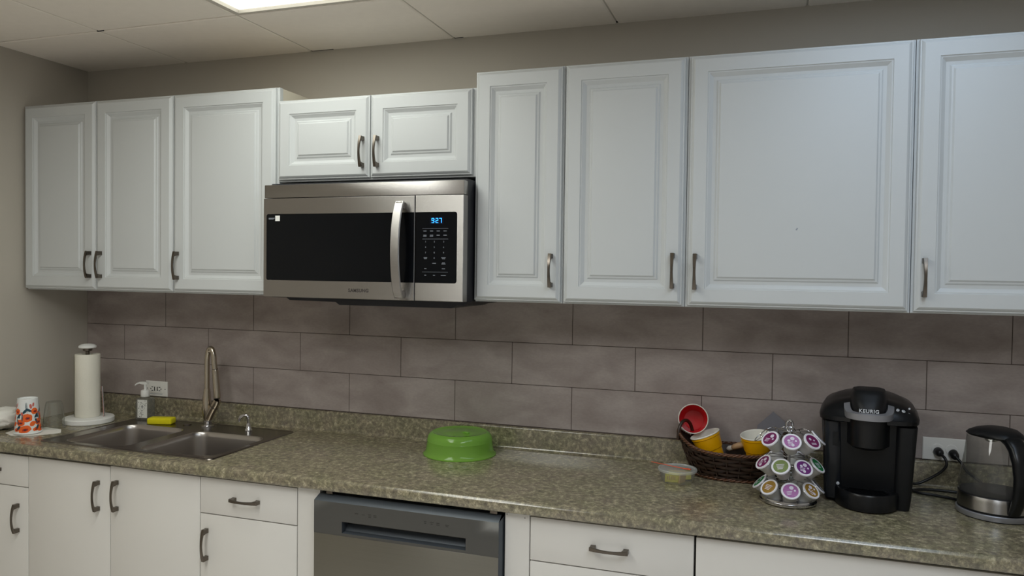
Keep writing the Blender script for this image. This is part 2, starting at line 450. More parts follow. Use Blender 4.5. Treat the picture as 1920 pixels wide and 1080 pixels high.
# ------------------------------------------------------------------ ceiling lights
def ceiling_light(i, j, col, strength, label):
    x0, x1, y0, y1 = xs[i], xs[i+1], ys[j+1], ys[j]
    t = thing('ceiling_light', ((x0+x1)/2, (y0+y1)/2, ZCEIL), label, 'light', 'ceiling light panels')
    f = MB().mat('ceil_grid'); w = .031
    def rect(k, z): return [(x0+k, y0+k, z), (x1-k, y0+k, z), (x1-k, y1-k, z), (x0+k, y1-k, z)]
    f.rings([rect(.010, ZCEIL+.02), rect(.010, ZCEIL-.001), rect(w-.006, ZCEIL-.001), rect(w, ZCEIL+.008), rect(w, ZCEIL+.02)])
    f.build('light_frame', t, smooth=0)
    M['lens_tmp'] = lens_mat('light_lens', col, strength)
    l = MB().mat('lens_tmp')
    n = 60
    pts = []
    for q in range(n+1):
        x = x0+w+(x1-x0-2*w)*q/n
        pts.append((x, ZCEIL+.010+(.003 if q % 2 else 0)))
    l.rings([[(p[0], y0+w, p[1]) for p in pts], [(p[0], y1-w, p[1]) for p in pts]], close=False)
    l.build('diffuser_lens', t, smooth=0)
ceiling_light(2, 1, (.97, 1.0, .93, 1), 4.5, 'recessed light panel in the ceiling above the sink and microwave')
ceiling_light(5, 1, (.64, .80, 1.0, 1), 2.2, 'recessed light panel in the ceiling above the coffee corner')
ceiling_light(2, 2, (.99, 1.0, .96, 1), 7.4, 'unseen fill light panel added in the ceiling at the rear left')  # added out of view to raise the ambient light
ceiling_light(5, 2, (.84, .92, 1.0, 1), 7.2, 'unseen fill light panel added in the ceiling at the rear right')  # its partner on the right, also added as fill out of view

# ------------------------------------------------------------------ cabinets
def rect_y(x0, x1, z0, z1, i, y):
    return [(x0+i, y, z0+i), (x1-i, y, z0+i), (x1-i, y, z1-i), (x0+i, y, z1-i)]

PANEL = [(.0005, .019), (.0005, .0095), (.002, .0075), (.005, .0068), (.0062, .005), (.0115, .0012), (.013, 0), (.050, 0), (.0512, .0030), (.0550, .0036),
         (.0655, .0122), (.075, .0126), (.0792, .0082), (.0835, .0078), (.0880, .0030), (.092, .0026)]
def raised_door(x0, x1, z0, z1, yf, parent, mark=None):
    d = MB().mat('cab_white')
    d.rings([rect_y(x0, x1, z0, z1, i, yf+dy) for i, dy in PANEL], True, True, True)
    if mark:
        d.mat('key_gray'); mx, mz = mark
        y = yf+.0024
        d.rings([[(mx-.003, y, mz-.003), (mx+.001, y, mz-.004), (mx+.004, y, mz+.002), (mx+.001, y, mz+.004)],
                 [(mx-.003, y+.001, mz-.003), (mx+.001, y+.001, mz-.004), (mx+.004, y+.001, mz+.002), (mx+.001, y+.001, mz+.004)]], True, True, True)
    return d.build('door', parent, smooth=22)

def pull(parent, cx, cz, yf, vertical=True, L=.106):
    h = MB().mat('nickel'); n = 18; loops = []
    for k in range(n+1):
        t = -1+2*k/n
        off = .019+.0105*(1-t*t)
        wd = .0042+.0022*abs(t)**1.5; th = .0017+.0006*abs(t)
        c = t*L/2
        dl = .0105*(-2*t)/(L/2); nrm = Vector((dl, 1)).normalized()   # (along, outward) tangent helper
        ring = []
        for sx, so in ((-1, -1), (1, -1), (1, 1), (-1, 1)):
            a = c - nrm.x*so*th; o = off + nrm.y*so*th
            w = sx*wd*(.75 if so > 0 else 1)
            ring.append((cx+w, yf-o, cz+a) if vertical else (cx+a, yf-o, cz+w))
        loops.append(ring)
    h.rings(loops, True, True, True)
    for sgn in (-1, 1):
        a0, a1 = sgn*L/2, sgn*(L/2-.017)
        lo, hi = min(a0, a1), max(a0, a1)
        w0, w1 = .0052, .0062
        def ring(y, lo, hi, w):
            return [(cx-w, y, cz+lo), (cx+w, y, cz+lo), (cx+w, y, cz+hi), (cx-w, y, cz+hi)] if vertical else \
                   [(cx+lo, y, cz-w), (cx+lo, y, cz+w), (cx+hi, y, cz+w), (cx+hi, y, cz-w)]
        e = .0025
        h.rings([ring(yf-.0003, lo+(e if sgn > 0 else 0), hi-(e if sgn < 0 else 0), w1), ring(yf-.008, lo+(e if sgn > 0 else 0), hi-(e if sgn < 0 else 0), w0), ring(yf-.0205, lo, hi, w0)], True, True, True)
    return h.build('handle', parent, smooth=40)

def wall_cab(x0, x1, z0, z1, doors, label, side=False):
    t = thing('wall_cabinet', ((x0+x1)/2, -.15, z0), label, 'cabinet', 'white wall cabinets')
    c = MB().mat('cab_white')
    c.box(x0+.0006, x1-.0006, UF+.0196, UF+.040, z0, z1, bev=.0008, seg=1)
    c.mat('cab_side' if side else 'cab_white'); c.box(x0+.002, x1-.002, UF+.0402, -.0032 if z0 < 1.612 else -.001, z0+.003, z1-.001)
    c.build('cabinet_body', t, smooth=0)
    for dx0, dx1, dz0, dz1, hx, hz, mark in doors:
        d = raised_door(dx0, dx1, dz0, dz1, UF, t, mark)
        if hx: pull(d, hx, hz, UF)
    return t
ZB, ZT = 1.4655, 2.2198
zd0, zd1 = ZB+.005, ZT-.0025
HZ = 1.5705
wall_cab(.0139, .7755, ZB, ZT, [(.0150, .3943, zd0, zd1, .3715, HZ, None), (.3972, .7735, zd0, zd1, .4262, HZ, None)],
         'tall white two-door wall cabinet in the left corner beside the side wall')
wall_cab(.7762, 1.2420, ZB, ZT, [(.7775, 1.2325, zd0, zd1, .8025, HZ, None)],
         'tall white single-door wall cabinet just left of the microwave', side=True)
wall_cab(1.2425, 2.0078, 1.8775, 2.1700, [(1.2440, 1.6165, 1.8835, 2.1675, 1.5930, 1.9712, None), (1.6195, 1.9960, 1.8835, 2.1675, 1.6505, 1.9700, None)],
         'short white two-door wall cabinet directly above the microwave')
wall_cab(2.0085, 2.3083, ZB, ZT, [(2.0092, 2.3027, zd0, zd1, 2.2738, HZ, None)],
         'narrow tall white wall cabinet just right of the microwave')
wall_cab(2.3088, 2.6910, ZB, ZT, [(2.3140, 2.6838, zd0, zd1, 2.6555, HZ+.004, None)],
         'medium width white wall cabinet above the basket, handle at its right edge')
wall_cab(2.6915, 3.3048, ZB, ZT, [(2.6995, 3.2983, zd0, zd1, 2.7220, HZ+.002, (3.005, 1.699))],
         'widest white wall cabinet with a small scuff on its door')
wall_cab(3.3053, 3.9220, ZB, ZT, [(3.3122, 3.9150, zd0, zd1, 3.3350, HZ-.006, None)],
         'white wall cabinet above the glass kettle, cut by the right picture edge')

def slab(name, x0, x1, z0, z1, parent):
    d = MB().mat('base_white'); d.box(x0, x1, LF, LF+.018, z0, z1, bev=.0012, seg=2)
    return d.build(name, parent, smooth=30)

def base_cab(x0, x1, fronts, label):
    t = thing('base_cabinet', ((x0+x1)/2, -.3, 0), label, 'cabinet', 'white base cabinets')
    c = MB().mat('gap_dark'); c.box(x0+.0008, x1-.0008, LF+.0186, LF+.021, .105, .876)
    c.mat('base_white'); w = .018
    c.box(x0+.0008, x0+w, LF+.021, -.02, .1, .876); c.box(x1-w, x1-.0008, LF+.021, -.02, .1, .876)
    c.box(x0+.0008, x1-.0008, LF+.021, -.02, .1, .118); c.box(x0+w, x1-w, -.03, -.02, .118, .70)
    c.box(x0+.0008, x1-.0008, -.54, -.522, 0.0005, .1)
    c.build('cabinet_body', t, smooth=0)
    for kind, fx0, fx1, fz0, fz1, hx, hz in fronts:
        d = slab(kind, fx0, fx1, fz0, fz1, t)
        if hx: pull(d, hx, hz, LF, vertical=(kind == 'door'), L=.106)
    return t
g = .0015
base_cab(.0005, .3820, [('drawer', .003, .3820-g, .7535, .8660, .196, .808), ('door', .003, .3820-g, .112, .7500, .3325, .6365)],
         'white base cabinet in the left corner with one drawer over a door')
base_cab(.3822, 1.1508, [('door', .3822+g, .7662-g, .112, .8660, .7140, .7600), ('door', .7662+g, 1.1508-g, .112, .8690, .7977, .7690)],
         'white two-door base cabinet under the sink')
base_cab(1.1510, 1.5285, [('drawer', 1.1510+g, 1.5285-g, .7505, .8695, 1.3345, .8085), ('door', 1.1510+g, 1.5285-g, .112, .7470, 1.1790, .6470)],
         'white base cabinet with drawer and door left of the dishwasher')
base_cab(2.3015, 2.7595, [('drawer', 2.3015+g, 2.7595-g, .7455, .8690, 2.5320, .8050), ('drawer', 2.3015+g, 2.7595-g, .432, .7420, 2.5320, .60), ('drawer', 2.3015+g, 2.7595-g, .112, .4285, 2.5320, .28)],
         'white base cabinet with drawers right of the dishwasher')
base_cab(2.7600, 3.6700, [('drawer', 2.7640, 3.6700-g, .7000, .8670, 3.2150, .79), ('door', 2.7640, 3.2140, .112, .6965, 3.18, .6), ('door', 3.2170, 3.6700-g, .112, .6965, 3.25, .6)],
         'wide white base cabinet below the coffee machine')
base_cab(3.6705, 4.5800, [('door', 3.6720, 4.1240, .112, .867, 4.09, .76), ('door', 4.1270, 4.5785, .112, .867, 4.16, .76)],
         'white base cabinet at the far right end of the counter')

b = MB().mat('base_white')
b.prism([(1.5305, .003), (1.6020, .003), (1.6020, .843), (1.6110, .856), (1.6110, .874), (1.5305, .874)], 'y', LF, LF+.018)
setp(b.build('filler_panel', origin=(1.566, LF+.009, 0), smooth=0), 'narrow white filler strip left of the dishwasher', 'panel', 'white filler strips')
b = MB().mat('base_white'); b.box(2.2262, 2.3000, LF, LF+.018, .003, .874, bev=.001, seg=1)
b.mat('gap_dark')
for zz, xx in ((.868, 2.232), (.863, 2.286)): b.lathe([(.0016, .0003), (.0001, .0004)], axis_mtx((xx, LF, zz), (0, -1, 0)), seg=8)
setp(b.build('filler_panel', origin=(2.263, LF+.009, 0), smooth=0), 'narrow white filler strip right of the dishwasher', 'panel', 'white filler strips')

# ------------------------------------------------------------------ countertop
SX0, SX1, SY0, SY1 = .378, 1.158, -.566, -.072          # outer rim of the sink
def arc(cx, cy, r, a0, a1, n):
    return [(cx+r*math.cos(math.radians(a0+(a1-a0)*i/n)), cy+r*math.sin(math.radians(a0+(a1-a0)*i/n))) for i in range(n+1)]
back_p = [(-.0042, ZC-.036), (-.0042, .9945)] + arc(-.0172, .9885, .006, 90, 180, 4) + arc(-.0352, ZC+.012, .012, 0, -90, 5)
front_p = arc(-.616, ZC-.014, .014, 90, 180, 8) + arc(-.624, ZC-.0295, .006, 180, 270, 4)
CX1 = 4.58
ct = MB().mat('laminate')
def seg_prof(prof, xa, xb):
    ct.rings([[(xa, p[0], p[1]) for p in prof], [(xb, p[0], p[1]) for p in prof]], True, True, True)
full = back_p + front_p + [(-.600, ZC-.0355), (-.0042, ZC-.0355)]
hx0, hx1, hy0, hy1 = SX0+.012, SX1-.012, SY0+.012, SY1-.012
seg_prof(full, .0005, hx0); seg_prof(full, hx1, CX1)
seg_prof(back_p + [(hy1, ZC), (hy1, ZC-.0355)], hx0, hx1)
seg_prof([(hy0, ZC)] + front_p + [(hy0, ZC-.0355)], hx0, hx1)
counter = setp(ct.build('countertop', origin=(2.3, -.3, ZC-.036), smooth=40), 'long mottled brown-olive laminate countertop with rounded front edge and low backsplash', 'countertop')

# ------------------------------------------------------------------ sink
t = thing('sink', ((SX0+SX1)/2, (SY0+SY1)/2, ZC), 'stainless steel double-bowl sink set into the countertop', 'sink')
sk = MB().mat('sink_rim')
def rr3(x0, x1, y0, y1, r, z, n=6): return [(p[0], p[1], z) for p in rrect(x0, x1, y0, y1, r, n)]
zr = ZC+.0022
def outer(i, z): return rr3(SX0+i, SX1-i, SY0+i, SY1-i, .022-i*.4, z)
sk.rings([outer(0, ZC+.0003), outer(.002, ZC+.0034), outer(.006, ZC+.0042), outer(.010, zr), outer(.014, zr)])
bowls = [(.447, .742, -.532, -.193, .055), (.797, 1.128, -.532, -.205, .055)]
of = outer(.014, zr)
verts2 = [Vector((p[0], p[1])) for p in of]; edges2 = [(i, (i+1) % len(of)) for i in range(len(of))]
holes = []
for bx0, bx1, by0, by1, r in bowls:
    h = rrect(bx0, bx1, by0, by1, r, 6); s0 = len(verts2)
    verts2 += [Vector(p) for p in h]; edges2 += [(s0+i, s0+(i+1) % len(h)) for i in range(len(h))]; holes.append(h)
res = delaunay_2d_cdt(verts2, edges2, [], 0, 1e-7)
def inside(p, poly):
    c = False
    for i in range(len(poly)):
        a, q = poly[i], poly[i-1]
        if (a[1] > p[1]) != (q[1] > p[1]) and p[0] < (q[0]-a[0])*(p[1]-a[1])/(q[1]-a[1])+a[0]: c = not c
    return c
nv = [sk.bm.verts.new((v.x, v.y, zr)) for v in res[0]]
op = [(p[0], p[1]) for p in of]
for f in res[2]:
    cxy = sum((res[0][i] for i in f), Vector((0, 0)))/len(f)
    if inside(cxy, op) and not any(inside(cxy, h) for h in holes): sk.face([nv[i] for i in f])
sk.build('rim', t, smooth=30)
DEP = .19
for bx0, bx1, by0, by1, r in bowls:
    bw = MB().mat('sink_steel'); L = []
    for i, z in ((0, zr), (.0015, zr-.0012), (.004, zr-.006), (.006, zr-.02), (.013, ZC-DEP+.045), (.017, ZC-DEP+.022), (.026, ZC-DEP+.008), (.042, ZC-DEP+.001), (.06, ZC-DEP)):
        L.append(rr3(bx0+i, bx1-i, by0+i, by1-i, max(.012, r-i*.35), z))
    Lv = bw.rings(L); bw.face(Lv[-1])
    bo = bw.build('bowl', t, smooth=50)
    cx, cy = (bx0+bx1)/2, (by0+by1)/2-.01
    dr = MB().mat('chrome'); dr.lathe([(.043, ZC-DEP+.0004), (.043, ZC-DEP+.002), (.036, ZC-DEP+.003), (.030, ZC-DEP+.001), (.010, ZC-DEP+.0012), (.009, ZC-DEP+.009), (.0005, ZC-DEP+.010)], Matrix.Translation((cx, cy, 0)), 24)
    dr.build('drain_strainer', bo)

# ------------------------------------------------------------------ faucet
FX, FY = .772, -.125
t = thing('faucet', (FX, FY, ZC), 'tall arched brushed nickel pull-down faucet standing behind the sink bowls', 'faucet')
VX = Vector((.995, -.10, 0))                    # sideways, towards the right bowl
f = MB().mat('chrome'); zb = zr
f.lathe([(.026, zb+.0004), (.026, zb+.004), (.0165, zb+.006), (.0155, zb+.014), (.0165, zb+.017), (.0165, zb+.026)], Matrix.Translation((FX, FY, 0)), 32, True, True)
f.build('base_ring', t)
f = MB().mat('faucet')
P0 = Vector((FX, FY, 0))
def at(s, z): return P0+VX*s+Vector((0, 0, z))
f.tube([at(0, zb+.024), at(-.001, zb+.045), at(-.004, zb+.080), at(-.005, zb+.110), at(-.004, zb+.138), at(-.0035, zb+.156)], [.0150, .0175, .0185, .0175, .0145, .0118], 24)
f.build('body', t)
f = MB().mat('faucet')
f.tube([at(.003, zb+.028), at(.014, zb+.050), at(.030, zb+.076), at(.046, zb+.098), at(.0535, zb+.1125)], [.0130, .0155, .0162, .0158, .0148], 24)
f.mat('letter_dark'); f.tube([at(.0355, zb+.0835), at(.0370, zb+.0856)], [.0166, .0166], 24)
f.build('side_arm', t)
f = MB().mat('faucet')
ztop = 1.246-.0100; HZ_ = .056
pts = [at(-.0035, zb+.150), at(-.0035, 1.10), at(-.0035, 1.14), at(-.0035, ztop-HZ_)]
for k in range(1, 17):
    a = PI - PI*k/16
    pts.append(at(-.0035+.0190+.0190*math.cos(a), ztop-HZ_+HZ_*math.sin(a)))
pts += [at(.0375, 1.165), at(.0400, 1.150)]
f.tube(pts, [.0106]*len(pts), 20)
f.build('spout', t)
f = MB().mat('faucet')
f.tube([at(.0396, 1.153), at(.0405, 1.146), at(.0432, 1.12), at(.0475, 1.080), at(.0515, 1.042), at(.0522, 1.036)], [.0110, .0122, .0126, .0134, .0138, .0130], 24)
f.mat('black_satin'); f.tube([at(.0523, 1.0358), at(.0526, 1.0335)], [.0118, .0118], 20)
f.mat('letter_dark'); f.tube([at(.0399, 1.1535), at(.0402, 1.1515)], [.0115, .0115], 20)
f.build('spray_head', t)

t = thing('soap_dispenser', (.975, -.13, ZC), 'small chrome soap dispenser pump on the sink deck right of the faucet', 'dispenser')
f = MB().mat('chrome'); f.lathe([(.0145, zr+.0004), (.0145, zr+.004), (.0105, zr+.010), (.0085, zr+.026), (.0075, zr+.030)], Matrix.Translation((.975, -.13, 0)), 24, True, True)
f.build('base_cone', t)
f = MB().mat('chrome'); f.tube([(.975, -.13, zr+.030), (.975, -.13, zr+.046), (.973, -.131, zr+.056), (.968, -.133, zr+.0605), (.958, -.137, zr+.0610), (.948, -.141, zr+.057), (.943, -.143, zr+.048), (.941, -.144, zr+.036)],
    [.0062, .0062, .0064, .0064, .0062, .0066, .0062, .004], 14)
f.build('nozzle', t)
b = MB().mat('sink_rim')
b.lathe([(.017, zr+.0003), (.017, zr+.003), (.012, zr+.0045), (.0005, zr+.0048)], Matrix.Translation((.672, -.128, 0)), 24)
setp(b.build('sink_hole_cover', origin=(.672, -.128, ZC)), 'flat round steel hole cover on the sink deck left of the faucet', 'cover')

# ------------------------------------------------------------------ soap bottle, sponge
t = thing('soap_bottle', (.425, -.095, ZC), 'clear square hand soap bottle with white pump and white label', 'bottle')
A = math.radians(8)
MT = Matrix.Translation((.425, -.098, ZC)) @ Matrix.Rotation(A, 4, 'Z')
s = MB().mat('bottle_clear')
def rz(w, d, r, z): return [(p[0], p[1], z) for p in rrect(-w, w, -d, d, r, 4)]
s.rings([rz(.026, .022, .006, .0005), rz(.031, .025, .007, .004), rz(.031, .025, .007, .083), rz(.029, .023, .007, .090), rz(.018, .016, .012, .095), rz(.014, .014, .0135, .098), rz(.014, .014, .0135, .104)], True, True, True, MT)
s.build('glass_body', t)
s = MB().mat('soap_label')
s.box(-.0235+.006, .0235+.004, -.0262, -.0256, .012, .088, mtx=MT)
s.mat('ink')
for k in range(30):
    x, z = random.uniform(-.014, .024), random.uniform(.016, .084)
    if abs(x-.005) < .011 and .045 < z < .07: continue
    w = random.uniform(.0008, .0017); s.box(x-w, x+w, -.0266, -.0261, z-w, z+w, mtx=MT)
for k in range(14):
    a0 = 2*PI*k/14; s.box(.005+.012*math.cos(a0)-.001, .005+.012*math.cos(a0)+.001, -.0266, -.0261, .058+.014*math.sin(a0)-.001, .058+.014*math.sin(a0)+.001, mtx=MT)
for z, w in ((.064, .003), (.059, .005), (.054, .004)): s.box(.005-w, .005+w, -.0266, -.0261, z-.0012, z+.0012, mtx=MT)
s.build('label_sticker', t, smooth=0)
s = MB().mat('white_plastic')
s.lathe([(.0175, .0985), (.018, .100), (.0175, .122), (.0155, .126), (.006, .127), (.0052, .129), (.0052, .150)], MT, 28, True, True)
s.rings([[MT @ Vector((x, y, z)) for x, y, z in ring] for ring in (
    [(.013, -.006, .150), (.013, .006, .150), (.011, .006, .160), (.011, -.006, .160)],
    [(-.010, -.006, .150), (-.010, .006, .150), (-.010, .006, .161), (-.010, -.006, .161)],
    [(-.026, -.0045, .1525), (-.026, .0045, .1525), (-.026, .0035, .1595), (-.026, -.0035, .1595)],
    [(-.040, -.0035, .1475), (-.040, .0035, .1475), (-.041, .003, .1535), (-.041, -.003, .1535)],
    [(-.046, -.003, .142), (-.046, .003, .142), (-.049, .0028, .145), (-.049, -.0028, .145)])], True, True, True)
s.build('pump', t, smooth=40)

s = MB().mat('sponge')
MT = Matrix.Translation((.5616, -.151, zr+.0004)) @ Matrix.Rotation(math.radians(17), 4, 'Z')
s.box(-.051, .051, -.024, .024, 0, .026, bev=.006, seg=3, mtx=MT)
setp(s.build('sponge', origin=(.5616, -.151, zr), smooth=50), 'yellow sponge lying on the back rim of the sink', 'sponge')

# ------------------------------------------------------------------ paper towel holder
PX, PY = .252, -.225
t = thing('paper_towel_holder', (PX, PY, ZC), 'upright white paper towel holder with round base and knob in the corner', 'holder')
s = MB().mat('white_plastic'); s.lathe([(.060, .0006), (.094, .0006), (.0965, .004), (.0965, .019), (.094, .022), (.088, .0235), (.0005, .0235)], Matrix.Translation((PX, PY, ZC)), 56, True)
s.build('base', t)
s = MB().mat('nickel'); s.lathe([(.008, .023), (.008, .294), (.013, .296), (.017, .2975), (.018, .302), (.018, .309)], Matrix.Translation((PX-.006, PY, ZC)), 28, True, True)
s.build('post', t)
s = MB().mat('white_plastic'); s.lathe([(.014, .3085), (.031, .309), (.0345, .312), (.0335, .318), (.026, .3235), (.013, .3265), (.0005, .327)], Matrix.Translation((PX-.006, PY, ZC)), 32, True)
s.build('knob', t)
s = MB().mat('chrome'); ax, ay = PX+.055, PY+.022
s.tube([(ax+.004, ay, ZC+.0232), (ax+.004, ay, ZC+.03), (ax, ay-.002, ZC+.10), (ax-.003, ay-.004, ZC+.145), (ax-.004, ay-.004, ZC+.150)], [.0042, .0034, .0032, .0034, .0044], 10)
s.build('tension_arm', t)
s = MB().mat('roll_paper'); prof = []
rx, rr = PX-.006, .0475
loops = []
NS = 64
for z, k in ((.024, .97), (.026, 1), (.10, 1.0), (.20, .998), (.281, 1), (.2835, .985)):
    loops.append([(rx+rr*k*(1+.012*math.exp(-((i-38)/3.0)**2))*math.cos(2*PI*i/NS), PY+rr*k*(1+.012*math.exp(-((i-38)/3.0)**2))*math.sin(2*PI*i/NS), ZC+z) for i in range(NS)])
loops.append([(rx+.02*math.cos(2*PI*i/NS), PY+.02*math.sin(2*PI*i/NS), ZC+.2830) for i in range(NS)])
loops.append([(rx+.02*math.cos(2*PI*i/NS), PY+.02*math.sin(2*PI*i/NS), ZC+.024) for i in range(NS)])
loops.append(loops[0])
s.rings(loops)
# the loose end of the sheet
a = [math.radians(205+k*4) for k in range(9)]
s.rings([[(rx+(rr+.0006+.0003*k)*math.cos(q), PY+(rr+.0006+.0003*k)*math.sin(q), ZC+z) for k, q in enumerate(a)] for z in (.026, .281)], close=False)
setp(s.build('paper_towel_roll', origin=(rx, PY, ZC+.0238), smooth=40), 'slim roll of white paper towel on the upright holder', 'paper towel')

# ------------------------------------------------------------------ napkin, cups and glass in the left corner
def sheet_z(x, y): return ZC+.0008+.0012*(.5+.5*noise.noise(Vector((x*30, y*30, 2))))
s = MB().mat('white_paper')
poly = [(.145, -.510), (.205, -.534), (.232, -.523), (.262, -.520), (.289, -.492), (.300, -.480), (.326, -.440), (.330, -.425), (.285, -.385), (.20, -.375), (.14, -.40), (.125, -.46)]
cx, cy = .225, -.45
rows_ = []
for k in (1.0, .75, .5, .25):
    rows_.append([(cx+(p[0]-cx)*k, cy+(p[1]-cy)*k, sheet_z(cx+(p[0]-cx)*k, cy+(p[1]-cy)*k)+(.003*max(0, noise.noise(Vector((p[0]*60, p[1]*60, 0)))) if k == 1 else 0)) for p in poly])
Lv = s.rings(rows_); s.face(Lv[-1])
bot = s.rings([[(x, y, ZC+.0003) for x, y, z in rows_[0]], rows_[0]]); s.face(list(reversed(bot[0])))
setp(s.build('paper_towel_sheet', origin=(.225, -.45, ZC), smooth=60), 'flat white paper towel sheet under the upturned cup and glass', 'paper towel')

CX, CY = .222, -.478; z0 = ZC+.0032
t = thing('paper_cup', (CX, CY, z0), 'upturned white paper cup printed with orange flowers and dark leaves', 'cup')
H = .134; Rb, Rt = .0455, .0345
s = MB().mat('paper_cup')
s.lathe([(Rb-.002, .0005), (Rb+.0015, .0005), (Rb+.0022, .0028), (Rb+.001, .005), (Rb, .0055), (Rt+(Rb-Rt)*.5, H*.5), (Rt, H), (Rt-.0012, H+.0003), (Rt-.0018, H-.006), (.0005, H-.006)], Matrix.Translation((CX, CY, z0)), 48)
def cone(th, z, off=.0004):
    r = Rb+(Rt-Rb)*z/H+off
    return Vector((CX+r*math.cos(th), CY+r*math.sin(th), z0+z))
TH0 = math.atan2(-2.68-CY, 2.94-CX)               # facing the viewer
def blob(u, v, ru, rv, rot, mat, off=.0004, wob=0, n=14):
    """a printed spot, u sideways and v up in metres on the cup wall"""
    s.mat(mat); rows = [[] for _ in range(4)]
    for i in range(n):
        a = 2*PI*i/n; k = 1+wob*math.sin(5*a+u*300)
        for row, sc_ in zip(rows, (1, .75, .5, .25)):
            du, dv = sc_*ru*k*math.cos(a), sc_*rv*k*math.sin(a)
            x = u+du*math.cos(rot)-dv*math.sin(rot); y = v+du*math.sin(rot)+dv*math.cos(rot)
            row.append(cone(TH0+x/.040, min(max(y, .007), H-.004), off+.0003))
    s.rings(rows, True, False, True)
def flower(u, v, r, sq=1):
    blob(u, v, r, r*sq, .3, 'orange', .0004, .08); blob(u+r*.1, v-r*.1, r*.42, r*.34*sq, .3, 'orange_deep', .0007, .15); blob(u+r*.1, v-r*.1, r*.16, r*.15, 0, 'ink', .0010)
for q in range(6):
    o = q*.062
    flower(-.022+o, .045, .013); flower(.0+o, .063, .0155); flower(-.008+o, .020, .019, .75); flower(.026+o, .087, .012); flower(.028+o, .018, .010, .7)
    blob(.017+o, .040, .007, .010, -.5, 'orange', .0005)
    blob(-.008+o, .088, .0035, .012, -.7, 'leaf'); blob(.005+o, .092, .0035, .011, .9, 'leaf'); blob(-.003+o, .102, .0012, .020, .05, 'leaf')
    blob(.032+o, .048, .003, .012, .4, 'leaf'); blob(-.030+o, .070, .003, .011, -.6, 'leaf'); blob(-.028+o, .025, .003, .010, -.5, 'leaf'); blob(-.017+o, .062, .0012, .013, 0, 'leaf')
    blob(.012+o, .106, .003, .009, .1, 'rose'); blob(.022+o, .112, .0022, .008, -.2, 'rose'); blob(-.018+o, .078, .0028, .008, .4, 'rose'); blob(.036+o, .070, .0022, .009, .1, 'leaf')
s.build('printed_wall', t, smooth=40)

GX, GY = .232, -.372; gz = ZC+.0032
s = MB().mat('clear')
s.lathe([(.0385, .0004), (.0405, .0010), (.0400, .004), (.0362, .05), (.0312, .088), (.0285, .100), (.0275, .104), (.024, .1045), (.0005, .102), ], Matrix.Translation((GX, GY, gz)), 40)
setp(s.build('drinking_glass', origin=(GX, GY, gz), smooth=50), 'upturned clear drinking glass behind the flowered paper cup', 'glass')

s = MB().mat('white_paper')
bmx = bmesh.ops.create_icosphere(s.bm, subdivisions=4, radius=1)
for v in bmx['verts']:
    d = v.co.copy(); k = 1+.22*noise.noise(d*1.9+Vector((3, 1, 2)))+.10*noise.noise(d*5+Vector((1, 7, 2)))
    v.co = Vector((d.x*.058*k, d.y*.075*k, max(-.0438, d.z*.044*k)))
    v.co = Matrix.Translation((.066, -.462, ZC+.0445)) @ v.co
for fc in s.bm.faces: fc.material_index = s.cur
setp(s.build('crumpled_paper_towel', origin=(.066, -.462, ZC), smooth=35), 'crumpled white paper towel at the left end of the counter', 'paper towel')

# ------------------------------------------------------------------ outlets
def outlet(x0, x1, z0, z1, label, plugs):
    cx, cz = (x0+x1)/2, (z0+z1)/2; y = -.0029
    t = thing('wall_outlet', (cx, y, cz), label, 'outlet', 'wall outlets above the counter')
    p = MB().mat('plate_white')
    p.rings([rect_y(x0, x1, z0, z1, i, y-d) for i, d in ((0, 0), (0, .003), (.002, .0048), (.004, .0052))], True, True, True)
    p.mat('slot_dark')
    if not plugs:
        for sx in (x0+.010, x1-.010): p.lathe([(.0022, .0054), (.0001, .0056)], axis_mtx((sx, y, cz), (0, -1, 0)), 10)
    p.build('cover_plate', t, smooth=30)
    for sg in (-1, 1):
        q = MB().mat('plate_white'); ox = cx+sg*.0195
        if plugs: q.lathe([(.0165, .005), (.0165, .0068), (.0155, .0074), (.0005, .0074)], axis_mtx((ox, y, cz), (0, -1, 0)), 28, True)
        else:
            q.box(ox-.0165 if sg < 0 else cx, cx if sg < 0 else ox+.0165, y-.0072, y-.005, cz-.0165, cz+.0165)
            q.mat('slot_dark')
            q.box(ox-sg*.012-.0022, ox-sg*.012+.0022, y-.0076, y-.007, cz-.009, cz+.009)
            for dz in (-.0075, .0075): q.box(ox-.0045, ox+.0045, y-.0076, y-.007, cz+dz-.0016, cz+dz+.0016)
            q.lathe([(.0028, .0075), (.0001, .0077)], axis_mtx((ox+sg*.008, y, cz), (0, -1, 0)), 10)
            q.mat('key_gray'); q.box(ox-.014 if sg < 0 else cx, cx if sg < 0 else ox+.014, y-.0056, y-.005, cz-.0235, cz-.0215)
        q.build('socket', t, smooth=30)
outlet(.3400, .4565, .9975, 1.0635, 'white wall outlet with empty sockets behind the soap bottle', False)
outlet(3.3970, 3.5175, .9965, 1.0660, 'white wall outlet with two black plugs behind the kettle', True)

# ------------------------------------------------------------------ microwave
MX0, MX1, MZ0, MZ1, MF = 1.2500, 2.0062, 1.4660, 1.8560, -.410
t = thing('microwave', ((MX0+MX1)/2, -.2, MZ0), 'stainless steel over-the-range microwave with black glass door under the short cabinet', 'microwave')
m = MB().mat('mw_case')
m.box(MX0+.004, MX1-.002, MF+.038, -.0035, MZ0-.003, MZ1+.008, bev=.003, seg=2)
m.prism([(MX0+.06, MZ0-.003), (MX0+.075, MZ0-.012), (MX0+.26, MZ0-.014), (MX0+.275, MZ0-.024), (MX1-.06, MZ0-.024), (MX1-.04, MZ0-.014), (MX1-.015, MZ0-.014), (MX1-.004, MZ0-.003)], 'y', MF+.05, -.05)
m.build('case', t, smooth=30)
m = MB().mat('steel'); m.box(MX0+.0015, MX1, MF+.002, MF+.0375, 1.8105, MZ1, bev=.0025, seg=2)
m.build('vent_panel', t, smooth=30)
XS = 1.8350
